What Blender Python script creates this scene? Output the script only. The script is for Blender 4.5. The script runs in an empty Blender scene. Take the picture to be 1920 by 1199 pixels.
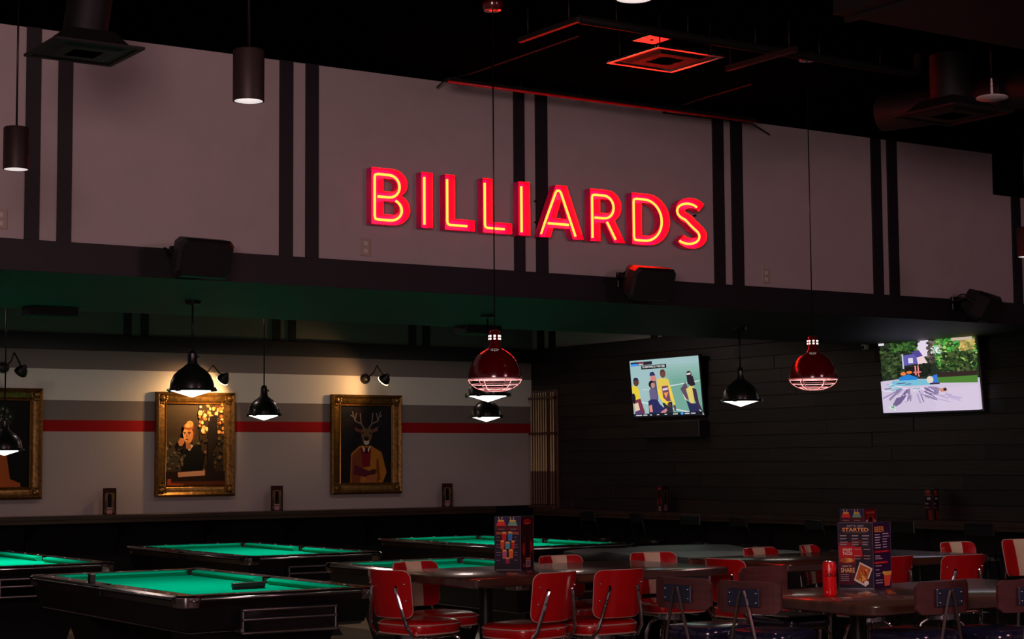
import bpy, bmesh, math, random
from mathutils import Vector, Matrix
random.seed(7)
# ------------------------------------------------------------------ camera
scene = bpy.context.scene
COL = scene.collection
FPX, CAMH = 3358.1, 1.6
_y, _p, _r = 0.58983824, 0.0801629, -0.00729185
FW = Vector((math.sin(_y)*math.cos(_p), math.cos(_y)*math.cos(_p), math.sin(_p)))
_rt = Vector((math.cos(_y), -math.sin(_y), 0)); _up = _rt.cross(FW)
RT = _rt*math.cos(_r) + _up*math.sin(_r); UP = -_rt*math.sin(_r) + _up*math.cos(_r)
CAM = Vector((0, 0, CAMH))
cd = bpy.data.cameras.new('camera'); cam = bpy.data.objects.new('camera', cd); COL.objects.link(cam)
cd.sensor_width = 36.0; cd.lens = 36.0*FPX/1920.0; cd.clip_end = 100; cd.clip_start = 0.05
cam.matrix_world = Matrix(((RT.x, UP.x, -FW.x, CAM.x), (RT.y, UP.y, -FW.y, CAM.y), (RT.z, UP.z, -FW.z, CAM.z), (0, 0, 0, 1)))
scene.camera = cam
def at(px, py, axis, val):
    """photo pixel -> point on the plane coordinate[axis] = val"""
    d = FW + RT*((px-960)/FPX) - UP*((py-599.5)/FPX)
    return CAM + d*((val-CAM[axis])/d[axis])
# ------------------------------------------------------------------ world, exposure, room fill lamps
vs = scene.view_settings
vs.view_transform = 'Standard'; vs.look = 'None'; vs.gamma = 1.0; vs.exposure = 0.0; vs.use_curve_mapping = False
world = bpy.data.worlds.new('world'); scene.world = world; world.use_nodes = True
world.node_tree.nodes['Background'].inputs[0].default_value = (0.62, 0.40, 0.44, 1)
world.node_tree.nodes['Background'].inputs[1].default_value = 0.15
def lamp_area(name, loc, target, size, power, color=(1, 1, 1)):
    l = bpy.data.lights.new(name, 'AREA'); l.shape = 'DISK'; l.size = size; l.energy = power; l.color = color
    o = bpy.data.objects.new(name, l); COL.objects.link(o); o.location = loc
    o.rotation_euler = (Vector(target)-Vector(loc)).to_track_quat('-Z', 'Y').to_euler()
    return o
# unseen fill lamps added behind and beside the camera for the bulkhead's ambient light
lamp_area('dining_room_fill', (-0.8, 0.3, 3.2), (6.0, 12.0, 2.6), 2.6, 250, (1.0, 0.64, 0.62))
lamp_area('dining_room_fill', (7.5, 0.0, 3.9), (8.0, 8.0, 1.0), 1.5, 75, (1.0, 0.46, 0.56))
# ------------------------------------------------------------------ materials
def lin(c):
    return tuple(((v/255)/12.92 if v/255 <= .04045 else ((v/255+.055)/1.055)**2.4) for v in c)
MATS = {}
def mat(name, col, rough=.5, metal=0., noise=0., nscale=20., stretch=(1, 1, 1), bump=0., coat=0., emit=None, estr=0., spec=.5, col2=None):
    m = bpy.data.materials.new(name); m.use_nodes = True; nt = m.node_tree; b = nt.nodes['Principled BSDF']
    b.inputs['Base Color'].default_value = (*col, 1); b.inputs['Roughness'].default_value = rough
    b.inputs['Metallic'].default_value = metal; b.inputs['Specular IOR Level'].default_value = spec
    if coat: b.inputs['Coat Weight'].default_value = coat; b.inputs['Coat Roughness'].default_value = .08
    if emit: b.inputs['Emission Color'].default_value = (*emit, 1); b.inputs['Emission Strength'].default_value = estr
    if noise or bump or col2:
        tc = nt.nodes.new('ShaderNodeTexCoord'); mp = nt.nodes.new('ShaderNodeMapping'); mp.inputs['Scale'].default_value = stretch
        nz = nt.nodes.new('ShaderNodeTexNoise'); nz.inputs['Scale'].default_value = nscale; nz.inputs['Detail'].default_value = 5
        nt.links.new(tc.outputs['Object'], mp.inputs[0]); nt.links.new(mp.outputs[0], nz.inputs['Vector'])
        if noise or col2:
            rp = nt.nodes.new('ShaderNodeValToRGB'); rp.color_ramp.elements[0].position = .3; rp.color_ramp.elements[1].position = .7
            c2 = col2 if col2 else tuple(v*(1-noise) for v in col)
            rp.color_ramp.elements[0].color = (*c2, 1); rp.color_ramp.elements[1].color = (*col, 1)
            nt.links.new(nz.outputs['Fac'], rp.inputs[0]); nt.links.new(rp.outputs[0], b.inputs['Base Color'])
        if bump:
            bp = nt.nodes.new('ShaderNodeBump'); bp.inputs['Strength'].default_value = bump; bp.inputs['Distance'].default_value = .01
            nt.links.new(nz.outputs['Fac'], bp.inputs['Height']); nt.links.new(bp.outputs[0], b.inputs['Normal'])
    MATS[name] = m; return m
def attr_mat(name, emit=0., rough=.45):
    m = bpy.data.materials.new(name); m.use_nodes = True; nt = m.node_tree; b = nt.nodes['Principled BSDF']
    a = nt.nodes.new('ShaderNodeAttribute'); a.attribute_name = 'Col'
    b.inputs['Roughness'].default_value = rough; b.inputs['Specular IOR Level'].default_value = .12
    if emit:
        b.inputs['Base Color'].default_value = (0.01, 0.01, 0.01, 1)
        nt.links.new(a.outputs['Color'], b.inputs['Emission Color']); b.inputs['Emission Strength'].default_value = emit
    else: nt.links.new(a.outputs['Color'], b.inputs['Base Color'])
    MATS[name] = m; return m
mat('mauve_paint', (.50, .435, .445), .75, noise=.06, nscale=6, bump=.05)
mat('black_trim', (.012, .011, .015), .55, noise=.2, nscale=30)
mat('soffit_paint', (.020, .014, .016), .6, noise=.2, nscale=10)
mat('ceiling_black', (.002, .0021, .0024), .9, noise=.3, nscale=8, spec=0.)
mat('duct_black', (.006, .0055, .005), .6, noise=.3, nscale=15)
mat('strut_metal', (.035, .030, .026), .5, .6)
mat('grille_metal', (.42, .36, .36), .5)
mat('channel_metal', (.10, .08, .08), .35)
mat('floor_wood', (.10, .062, .036), .42, nscale=9, stretch=(1, .12, 1), col2=(.045, .028, .018))
mat('plank_wood', (.020, .014, .010), .5, nscale=14, stretch=(1, .12, 3), col2=(.008, .006, .005), bump=.25)
mat('plank_wood_b', (.012, .009, .008), .55, nscale=14, stretch=(1, .12, 3), col2=(.006, .005, .0045), bump=.25)
mat('plank_wood_c', (.028, .019, .012), .5, nscale=14, stretch=(1, .12, 3), col2=(.012, .008, .006), bump=.25)
mat('counter_wood', (.06, .034, .022), .35, nscale=10, stretch=(.15, 1, 1), col2=(.03, .018, .012))
mat('table_wood', (.085, .036, .022), .20, nscale=12, stretch=(.12, 1.4, 1), col2=(.040, .017, .012), coat=.4)
mat('stool_wood', (.11, .030, .028), .32, nscale=16, stretch=(.2, 1, 2), col2=(.055, .016, .016), coat=.3)
mat('rail_wood', (.020, .014, .012), .16, coat=.6, noise=.4, nscale=20, stretch=(.3, .3, 1))
mat('table_black', (.007, .007, .008), .35)
mat('felt', (.0, .33, .19), .95, noise=.08, nscale=180, spec=0.)
mat('pocket_leather', (.006, .005, .005), .6)
mat('chrome', (.78, .78, .80), .07, 1.)
mat('chrome_satin', (.80, .79, .80), .28, 1.)
mat('plate_satin', (.75, .74, .74), .22, 1.)
mat('sign_glow_red', (.70, .002, .008), .4)  # sign's red light put into the edge tube's colour
mat('chrome_dull', (.45, .45, .47), .25, 1.)
mat('panel_chrome', (.10, .095, .09), .12, 1.)
mat('steel_dark', (.06, .06, .07), .3, .8)
mat('rod_metal', (.16, .13, .12), .38, .9)
mat('steel_blue', (.035, .045, .085), .35, .5)
mat('black_metal', (.008, .008, .009), .35, .3)
mat('black_plastic', (.010, .010, .011), .45)
mat('speaker_cloth', (.006, .006, .006), .9, bump=.3, nscale=300)
mat('shade_green', (.010, .014, .012), .30, .2, coat=.3)
mat('shade_red', (.085, .001, .002), .16, .0, coat=.8)
mat('cage_white', (.75, .45, .45), .4)
mat('cyl_bronze', (.030, .019, .017), .5, .3)
mat('glow_lamp', (1, 1, 1), .5, emit=(1.0, .93, .80), estr=5)
mat('glow_red_lamp', (1, 1, 1), .5, emit=(1.0, .72, .68), estr=22)
mat('glow_slot', (1, 1, 1), .5, emit=(1.0, .82, .72), estr=2.2)
mat('glow_cyl', (1, 1, 1), .5, emit=(1.0, .94, .92), estr=5)
mat('glow_warm', (1, 1, 1), .5, emit=(1.0, .62, .25), estr=9)
mat('glow_rim', (1, .9, .8), .4)
mat('neon_tube', (.2, .0, .0), .4, emit=(1.0, .017, .0018), estr=54)
mat('letter_inside', (.85, .02, .90), .45)
mat('letter_shell', (.45, .02, .03), .4)
mat('vinyl_red', (.50, .003, .006), .26, noise=.12, nscale=14, coat=.25, bump=.03)
mat('vinyl_navy', (.010, .010, .030), .16, coat=.6)
mat('vinyl_cream', (.80, .64, .44), .35, noise=.1, nscale=14)
mat('piping_white', (.55, .36, .30), .4)
mat('gold_frame', (.33, .17, .045), .33, .75, noise=.6, nscale=28, bump=.5)
mat('gold_inner', (.48, .26, .07), .28, .8, noise=.4, nscale=40)
mat('cue_maple', (.50, .34, .16), .25, coat=.4)
mat('cue_butt', (.09, .035, .02), .25, coat=.4)
mat('cover_vinyl', (.020, .021, .022), .36, noise=.3, nscale=5, bump=.5)
mat('plate_cream', (.45, .37, .30), .5)
mat('white_plastic', (.62, .60, .60), .5)
mat('can_red', (.80, .004, .008), .25)
mat('can_alu', (.7, .7, .72), .25, 1.)
mat('menu_edge', (.03, .02, .05), .4)
attr_mat('print'); attr_mat('screen', 1.0); attr_mat('canvas', 0, .6)
def acrylic(name, col, trans):
    m = bpy.data.materials.new(name); m.use_nodes = True; nt = m.node_tree; b = nt.nodes['Principled BSDF']; b.inputs['Base Color'].default_value = (*col, 1); b.inputs['Roughness'].default_value = .4
    tl = nt.nodes.new('ShaderNodeBsdfTranslucent'); tl.inputs[0].default_value = (*col, 1); mx = nt.nodes.new('ShaderNodeMixShader'); mx.inputs[0].default_value = trans
    nt.links.new(b.outputs[0], mx.inputs[1]); nt.links.new(tl.outputs[0], mx.inputs[2]); nt.links.new(mx.outputs[0], nt.nodes['Material Output'].inputs['Surface']); MATS[name] = m
acrylic('letter_shell', (.55, .012, .22), .018)
# back-wall paint: flat colour bands by height
def wall_paint():
    m = bpy.data.materials.new('band_paint'); m.use_nodes = True; nt = m.node_tree; b = nt.nodes['Principled BSDF']; b.inputs['Roughness'].default_value = .8; b.inputs['Specular IOR Level'].default_value = .2
    tc = nt.nodes.new('ShaderNodeTexCoord'); sp = nt.nodes.new('ShaderNodeSeparateXYZ'); mr = nt.nodes.new('ShaderNodeMath'); mr.operation = 'DIVIDE'; mr.inputs[1].default_value = 4.0
    rp = nt.nodes.new('ShaderNodeValToRGB'); rp.color_ramp.interpolation = 'CONSTANT'
    nt.links.new(tc.outputs['Object'], sp.inputs[0]); nt.links.new(sp.outputs['Z'], mr.inputs[0]); nt.links.new(mr.outputs[0], rp.inputs[0]); nt.links.new(rp.outputs[0], b.inputs['Base Color'])
    bands = [(0, (.005, .0055, .006)), (1.06, (.42, .36, .36)), (1.979, (.34, .004, .008)), (2.105, (.215, .175, .170)), (2.323, (.74, .69, .67)), (2.657, (.215, .175, .175)), (2.88, (.24, .21, .20))]
    el = rp.color_ramp.elements
    while len(el) < len(bands): el.new(.5)
    for e, (z, c) in zip(el, bands): e.position = z/4.0; e.color = (*c, 1)
    MATS['band_paint'] = m
wall_paint()
# ------------------------------------------------------------------ mesh helpers
class MB:
    def __init__(s): s.v = []; s.f = []; s.m = []; s.cur = 0
    def add(s, vs, fs):
        o = len(s.v); s.v += [tuple(v) for v in vs]; s.f += [[i+o for i in f] for f in fs]; s.m += [s.cur]*len(fs); return s
    def box(s, x0, x1, y0, y1, z0, z1, ch=0.):
        if ch <= 0:
            vs = [(x, y, z) for z in (z0, z1) for y in (y0, y1) for x in (x0, x1)]
            return s.add(vs, [(0, 2, 3, 1), (4, 5, 7, 6), (0, 1, 5, 4), (2, 6, 7, 3), (0, 4, 6, 2), (1, 3, 7, 5)])
        def ring(z, i): return [(x0+ch+i, y0+i, z), (x1-ch-i, y0+i, z), (x1-i, y0+ch+i, z), (x1-i, y1-ch-i, z), (x1-ch-i, y1-i, z), (x0+ch+i, y1-i, z), (x0+i, y1-ch-i, z), (x0+i, y0+ch+i, z)]
        rs = [ring(z0, ch*.5), ring(z0+ch*.5, 0), ring(z1-ch*.5, 0), ring(z1, ch*.5)]
        return s.loft(rs, True, True)
    def loft(s, rings, cap0=True, cap1=True, closed=True):
        n = len(rings[0]); vs = [p for r in rings for p in r]; fs = []
        for k in range(len(rings)-1):
            for i in range(n if closed else n-1):
                j = (i+1) % n; fs.append((k*n+i, k*n+j, (k+1)*n+j, (k+1)*n+i))
        if cap0: fs.append(tuple(reversed(range(n))))
        if cap1: fs.append(tuple(range((len(rings)-1)*n, len(rings)*n)))
        return s.add(vs, fs)
    def lathe(s, prof, n=24, c=(0, 0, 0), cap0=False, cap1=False):
        return s.loft([[(c[0]+r*math.cos(2*math.pi*i/n), c[1]+r*math.sin(2*math.pi*i/n), c[2]+z) for i in range(n)] for r, z in prof], cap0, cap1)
    def tube(s, pts, r, n=8, closed=False, caps=True):
        pts = [Vector(p) for p in pts]; N = len(pts); rings = []; prev = None
        for i, p in enumerate(pts):
            a = pts[(i-1) % N] if (i or closed) else p; b = pts[(i+1) % N] if (i < N-1 or closed) else p
            t = (b-a).normalized()
            if prev is None:
                u = t.orthogonal().normalized()
            else:
                u = (prev - t*prev.dot(t)); u = u.normalized() if u.length > 1e-6 else t.orthogonal().normalized()
            prev = u; w = t.cross(u); rr = r[i] if isinstance(r, (list, tuple)) else r
            rings.append([p+(u*math.cos(2*math.pi*k/n)+w*math.sin(2*math.pi*k/n))*rr for k in range(n)])
        if closed: rings.append(rings[0])
        return s.loft(rings, caps and not closed, caps and not closed)
    def cyl(s, p0, p1, r0, r1=None, n=16): return s.tube([p0, p1], [r0, r0 if r1 is None else r1], n)
    def ball(s, c, r, n=12, m=8, sq=(1, 1, 1)):
        rings = [[(c[0]+r*sq[0]*math.sin(math.pi*k/m)*math.cos(2*math.pi*i/n), c[1]+r*sq[1]*math.sin(math.pi*k/m)*math.sin(2*math.pi*i/n), c[2]-r*sq[2]*math.cos(math.pi*k/m)) for i in range(n)] for k in range(1, m)]
        return s.loft(rings, True, True)
    def torus(s, c, R, r, n=32, k=8): return s.tube([(c[0]+R*math.cos(2*math.pi*i/n), c[1]+R*math.sin(2*math.pi*i/n), c[2]) for i in range(n)], r, k, closed=True)
    def prism(s, poly, y0, y1):   # polygon in x,z extruded along y
        return s.loft([[(x, y0, z) for x, z in poly], [(x, y1, z) for x, z in poly]])
    def xf(s, M): s.v = [tuple(M @ Vector(v)) for v in s.v]; return s
    def build(s, name, m, parent=None, smooth=True):
        me = bpy.data.meshes.new(name); me.from_pydata(s.v, [], s.f)
        for mm in (m if isinstance(m, (list, tuple)) else [m]): me.materials.append(MATS[mm])
        if isinstance(m, (list, tuple)):
            for p, k in zip(me.polygons, s.m): p.material_index = k
        bm = bmesh.new(); bm.from_mesh(me); bmesh.ops.recalc_face_normals(bm, faces=bm.faces)
        for e in bm.edges: e.smooth = not (len(e.link_faces) == 2 and e.calc_face_angle(0) > .65)
        bm.to_mesh(me); bm.free()
        if smooth:
            for p in me.polygons: p.use_smooth = True
        o = bpy.data.objects.new(name, me); COL.objects.link(o)
        if parent: o.parent = parent
        return o
def tag(o, label, cat, group=None):
    o['label'] = label; o['category'] = cat
    if group: o['group'] = group
    return o
def thing(name, label, cat, loc=(0, 0, 0), rz=0., group=None):
    o = bpy.data.objects.new(name, None); COL.objects.link(o); o.location = loc; o.rotation_euler = (0, 0, rz); o.empty_display_size = .1
    return tag(o, label, cat, group)
def struct(o): o['kind'] = 'structure'; return o
def copy_tree(o, parent=None):
    c = o.copy(); COL.objects.link(c); c.parent = parent
    for ch in list(o.children): copy_tree(ch, c)
    return c
def dup(o, loc, rz, label, group=None):
    c = copy_tree(o); c.location = loc; c.rotation_euler = (0, 0, rz); c['label'] = label
    if group: c['group'] = group
    return c
# flat print: coloured polygons in metres on the x,z plane facing -y, layered a fraction of a millimetre apart
class Print:
    def __init__(s, w, h, bg, grid=None): s.w, s.h = w, h; s.polys = []; s.k = 0; s.rect(0, 0, 1, 1, bg)
    def poly(s, pts, c, up=True):
        if up: s.k += 1
        d = -.00012*s.k
        s.polys.append(([((x-.5)*s.w, d, (1-y)*s.h) for x, y in pts], c)); return s
    def rect(s, x0, y0, x1, y1, c): return s.poly([(x0, y1), (x1, y1), (x1, y0), (x0, y0)], c)
    def ell(s, cx, cy, rx, ry, c, n=14, rot=0):
        return s.poly([(cx+rx*math.cos(t)*math.cos(rot)-ry*math.sin(t)*math.sin(rot), cy-(rx*math.cos(t)*math.sin(rot)+ry*math.sin(t)*math.cos(rot))) for t in [2*math.pi*i/n for i in range(n)]], c)
    def line(s, x0, y0, x1, y1, w, c):
        dx, dy = (x1-x0)*s.w, (y1-y0)*s.h; L = math.hypot(dx, dy); nx, ny = -dy/L*w/2/s.w*1.0, dx/L*w/2/s.h
        return s.poly([(x0+nx, y0+ny), (x1+nx, y1+ny), (x1-nx, y1-ny), (x0-nx, y0-ny)], c)
    def text(s, t, x, y, wid, hei, c, shear=0.):
        """text filling a box: x,y = upper left, wid,hei fractions"""
        cu = bpy.data.curves.new('t', 'FONT'); cu.body = t; cu.resolution_u = 2; cu.shear = shear; cu.offset = .018
        ob = bpy.data.objects.new('t', cu); me = ob.to_mesh()
        if len(me.vertices):
            xs = [v.co.x for v in me.vertices]; ys = [v.co.y for v in me.vertices]
            x0, x1, y0, y1 = min(xs), max(xs), min(ys), max(ys); s.k += 1
            for p in me.polygons:
                s.poly([(x+(me.vertices[i].co.x-x0)/(x1-x0)*wid, y+(1-(me.vertices[i].co.y-y0)/(y1-y0))*hei) for i in p.vertices], c, False)
        ob.to_mesh_clear(); bpy.data.objects.remove(ob); bpy.data.curves.remove(cu); return s
    def build(s, name, m, parent=None, M=None, wrap=None):
        vs, fs, cols = [], [], []
        for pts, c in s.polys:
            o = len(vs)
            for p in pts:
                p = wrap(p) if wrap else p
                vs.append(tuple(M @ Vector(p)) if M else p)
            fs.append(list(range(o, o+len(pts)))); cols += [(*lin(c), 1)]*len(pts)
        me = bpy.data.meshes.new(name); me.from_pydata(vs, [], fs); me.materials.append(MATS[m])
        ca = me.color_attributes.new('Col', 'FLOAT_COLOR', 'CORNER')
        for i, c in enumerate(cols): ca.data[i].color = c
        o = bpy.data.objects.new(name, me); COL.objects.link(o)
        if parent: o.parent = parent
        return o
def rot(ax, a): return Matrix.Rotation(a, 4, ax)
def tr(x, y, z): return Matrix.Translation((x, y, z))
# ------------------------------------------------------------------ the place
YF, YK, ZS, ZC = 10.23, 12.88, 2.76, 4.19       # bulkhead face, bulkhead back, soffit height, ceiling height
YB, XR = 19.10, 13.10                           # back wall, plank wall
XL, YN = -1.5, -3.0
struct(MB().box(XL, XR+.3, YN, YB+.3, -.08, 0).build('floor', 'floor_wood', smooth=False))
struct(MB().box(XL, XR+.3, YN, YF+.02, ZC, ZC+.1).build('ceiling', 'ceiling_black', smooth=False))
struct(MB().box(XL, XR+.3, YK-.02, YB+.3, 3.45, 3.55).build('ceiling_pool_room', 'ceiling_black', smooth=False))
struct(MB().box(XL, XR+.15, YB, YB+.15, 0, 3.45).build('wall_back', 'band_paint', smooth=False))
wr = struct(MB().box(XR, XR+.15, 3.0, YB, 0, 3.45).build('wall_right', 'mauve_paint', smooth=False))
struct(MB().box(XR, XR+.15, 3.0, YF, 3.45, ZC).build('wall_right_upper', 'ceiling_black', smooth=False))
wf = struct(MB().box(XL, XR, YF, YF+.15, ZS+.02, ZC).build('wall_bulkhead', 'mauve_paint', smooth=False))
struct(MB().box(XL, XR, YF+.02, YK, ZS, ZS+.06).build('ceiling_soffit', 'soffit_paint', smooth=False))
struct(MB().box(XL, XR, YK-.1, YK, ZS+.06, 3.45).build('wall_bulkhead_back', 'soffit_paint', smooth=False))
# bulkhead trim: long black board and pairs of upright strips
MB().box(XL, XR, YF-.03, YF+.02, ZS-.02, 2.925, .004).build('trim_board', 'black_trim', wf, False)
def strips(edges, y0, y1, z0, z1, parent, ax='x'):
    for a, b in edges:
        mb = MB()
        if ax == 'x': mb.box(a, b, y0, y1, z0, z1)
        else: mb.box(y0, y1, a, b, z0, z1)
        mb.build('trim_strip', 'black_trim', parent, False)
ED = [(3.415, 3.501), (3.61, 3.695), (5.066, 5.157), (5.252, 5.341), (6.867, 6.952), (7.051, 7.147), (8.668, 8.768), (8.847, 8.953), (10.322, 10.425), (10.501, 10.605), (11.978, 12.08), (12.17, 12.27), (1.6, 1.69), (1.79, 1.88)]
strips(ED, YF-.018, YF+.01, 2.92, ZC, wf)
wb = bpy.data.objects['wall_back']
MB().box(XL, XR, YB-.03, YB+.02, 2.887, 3.061, .004).build('trim_board', 'black_trim', wb, False)
strips([(7.533, 7.621), (7.736, 7.825), (9.38, 9.477), (9.59, 9.681), (11.241, 11.341), (11.441, 11.542), (5.7, 5.79), (5.9, 5.99)], YB-.018, YB+.01, 3.06, 3.45, wb)
# plank wall on the right
MB().box(XR-.035, XR+.02, 3.0, YB, 2.885, 3.06, .004).build('trim_board', 'black_trim', wr, False)
strips([(18.83, 18.97), (18.58, 18.71), (16.5, 16.61), (16.28, 16.39)], XR-.018, XR+.01, 3.06, 3.45, wr, 'y')
MB().box(XR-.012, XR+.02, 3.0, YB, 0, 1.03).build('wainscot', 'table_black', wr, False)
MB().box(XR-.004, XR+.02, 3.0, YB, 1.03, 2.885).build('batten_board', 'table_black', wr, False)
pl_mesh = {}
PH = (2.885-1.03)/13
for row in range(13):
    y = 3.0 - random.random()*1.2
    while y < YB:
        L = random.choice((1.2, 1.5, 1.8, 2.1)); y0, y1 = max(y, 3.0), min(y+L, YB); y += L
        if y1-y0 < .05: continue
        k = (round(y1-y0, 3), random.randrange(3))
        d = random.choice((.018, .022, .027))
        if k not in pl_mesh:
            o = MB().box(-.022, .01, 0, y1-y0-.004, 0, PH-.004, .002).build('plank', ('plank_wood', 'plank_wood_b', 'plank_wood_c')[k[1]], wr, False); pl_mesh[k] = o.data
        else:
            o = bpy.data.objects.new('plank', pl_mesh[k]); COL.objects.link(o); o.parent = wr
        o.location = (XR-.001-(d-.018), y0, 1.03+row*PH)
# dark ceiling drop at the right end of the bulkhead
struct(MB().box(11.75, XR, 6.0, YF-.001, 3.84, ZC, .01).build('trim_1', 'ceiling_black', smooth=False))
# ------------------------------------------------------------------ BILLIARDS channel letters
def arc(cx, cz, rx, rz, a0, a1, n=12): return [(cx+rx*math.cos(math.radians(a0+(a1-a0)*i/n)), cz+rz*math.sin(math.radians(a0+(a1-a0)*i/n))) for i in range(n+1)]
SW = .20   # stroke width, letter height 1
def stroke(path, w):
    L, Rr = [], []
    for i, p in enumerate(path):
        a = path[max(i-1, 0)]; b = path[min(i+1, len(path)-1)]; dx, dz = b[0]-a[0], b[1]-a[1]; l = math.hypot(dx, dz)
        L.append((p[0]-dz/l*w/2, p[1]+dx/l*w/2)); Rr.append((p[0]+dz/l*w/2, p[1]-dx/l*w/2))
    return L + Rr[::-1]
def letters():
    D = {}
    D['I'] = ([[(0, 0), (.22, 0), (.22, 1), (0, 1)]], [[(.11, .07), (.11, .93)]], .22)
    D['L'] = ([[(0, 0), (.66, 0), (.66, .2), (.22, .2), (.22, 1), (0, 1)]], [[(.11, .93), (.11, .16), (.125, .115), (.17, .1), (.55, .1)]], .66)
    out = [(0, 0), (.40, 0)] + arc(.40, .285, .32, .285, -90, 55, 12)[1:] + [(.545, .545)] + arc(.38, .74, .29, .26, -42, 90, 12) + [(0, 1)]
    D['B'] = ([out, [(.22, .18), (.40, .18)] + arc(.40, .30, .12, .12, -90, 90, 8)[1:] + [(.22, .42)], [(.22, .59), (.38, .59)] + arc(.38, .705, .10, .115, -90, 90, 8)[1:] + [(.22, .82)]],
              [[(.17, .505), (.38, .505)] + arc(.38, .705, .195, .20, -90, 90, 12)[1:] + [(.17, .905), (.12, .89), (.11, .84), (.11, .16), (.125, .105), (.18, .095), (.40, .095)] + arc(.40, .285, .215, .19, -90, 62, 12)[1:]], .72)
    D['D'] = ([[(0, 0), (.36, 0)] + arc(.36, .5, .50, .5, -90, 90, 20)[1:] + [(0, 1)], [(.22, .18), (.36, .18)] + arc(.36, .5, .28, .32, -90, 90, 16)[1:] + [(.22, .82)]],
              [[(.36, .095)] + arc(.36, .5, .385, .405, -90, 90, 18)[1:] + [(.17, .905), (.12, .89), (.11, .84), (.11, .16), (.125, .105), (.18, .095), (.355, .095)]], .86)
    D['R'] = ([[(0, 0), (.22, 0), (.22, .36), (.33, .36), (.53, 0), (.78, 0), (.55, .41)] + arc(.38, .69, .32, .31, -55, 90, 12) + [(0, 1)], [(.22, .55), (.38, .55)] + arc(.38, .685, .11, .135, -90, 90, 8)[1:] + [(.22, .82)]],
              [[(.11, .07), (.11, .85), (.125, .895), (.17, .905), (.38, .905)] + arc(.38, .685, .215, .22, 90, -90, 12)[1:] + [(.17, .465)], [(.44, .40), (.63, .07)]], .78)
    D['A'] = ([[(0, 0), (.24, 0), (.305, .19), (.665, .19), (.73, 0), (.97, 0), (.605, 1), (.365, 1)], [(.365, .37), (.605, .37), (.485, .74)]],
              [[(.10, .07), (.43, .88), (.46, .915), (.51, .915), (.54, .88), (.85, .07)], [(.26, .28), (.70, .28)]], .97)
    sp = arc(.37, .74, .255, .165, 28, 235, 16) + [(.30, .575), (.42, .47)] + arc(.35, .265, .265, .165, 48, -150, 16)
    sp = [(x, z) for x, z in sp]
    D['S'] = ([stroke(sp, .20)], [sp[1:-1]], .68)
    return D
LD = letters(); LH = .372
def fill_loops(loops, y):
    bm = bmesh.new(); es = []
    for lp in loops:
        v = [bm.verts.new((x, y, z)) for x, z in lp]
        es += [bm.edges.new((v[i], v[(i+1) % len(v)])) for i in range(len(v))]
    bmesh.ops.triangle_fill(bm, edges=es, use_beauty=True); bm.verts.index_update()
    r = [tuple(v.co) for v in bm.verts], [[v.index for v in f.verts] for f in bm.faces]; bm.free(); return r
spots = [('B', 696.6, 769, 'red neon channel letter B that starts the sign'), ('I', 790.4, 811.7, 'red neon channel letter I right after the B'),
         ('L', 834.7, 890, 'red neon channel letter L right after the first I'), ('L', 905.5, 960, 'red neon channel letter L just before the second I'),
         ('I', 972.8, 994, 'red neon channel letter I between the second L and the A'), ('A', 1010.6, 1094.7, 'red neon channel letter A in the middle of the sign'),
         ('R', 1107, 1171.8, 'red neon channel letter R between the A and the D'), ('D', 1185, 1255.9, 'red neon channel letter D between the R and the S'),
         ('S', 1267.4, 1325, 'red neon channel letter S that ends the sign')]
for ch, pa, pb, lab in spots:
    xa = at(pa, 400, 1, YF-.095).x; xb = at(pb, 400, 1, YF-.095).x
    loops, tubes, wd = LD[ch]
    allx = [x for lp in loops for x, z in lp]; mnx, mxx = min(allx), max(allx)
    sx = (xb-xa)/(mxx-mnx); sc = lambda p: ((p[0]-mnx)*sx, p[1]*LH)
    t = thing('sign_letter', lab, 'sign letter', (xa, YF, 3.166), 0, 'letters of the BILLIARDS sign')
    LP = [[sc(p) for p in lp] for lp in loops]
    mb = MB(); v, f = fill_loops(LP, -.026); mb.add(v, f); mb.build('back_plate', 'letter_inside', t, False)
    mb = MB()
    for lp in LP: mb.loft([[(x, -.026, z) for x, z in lp], [(x, -.095, z) for x, z in lp]], False, False)
    sh = mb.build('shell', 'letter_shell', t, False)
    mb = MB()
    for cx in (.3, .7): mb.cyl((LP[0][0][0]+.03, -.027, LH*cx), (LP[0][0][0]+.03, 0, LH*cx), .008, n=6)
    mb.build('stand_off', 'black_metal', t)
    mb = MB()
    for tp in tubes: mb.tube([(sc(p)[0], -.058, sc(p)[1]) for p in tp], .0085, 8)
    mb.build('neon_tube', 'neon_tube', t)
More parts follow.
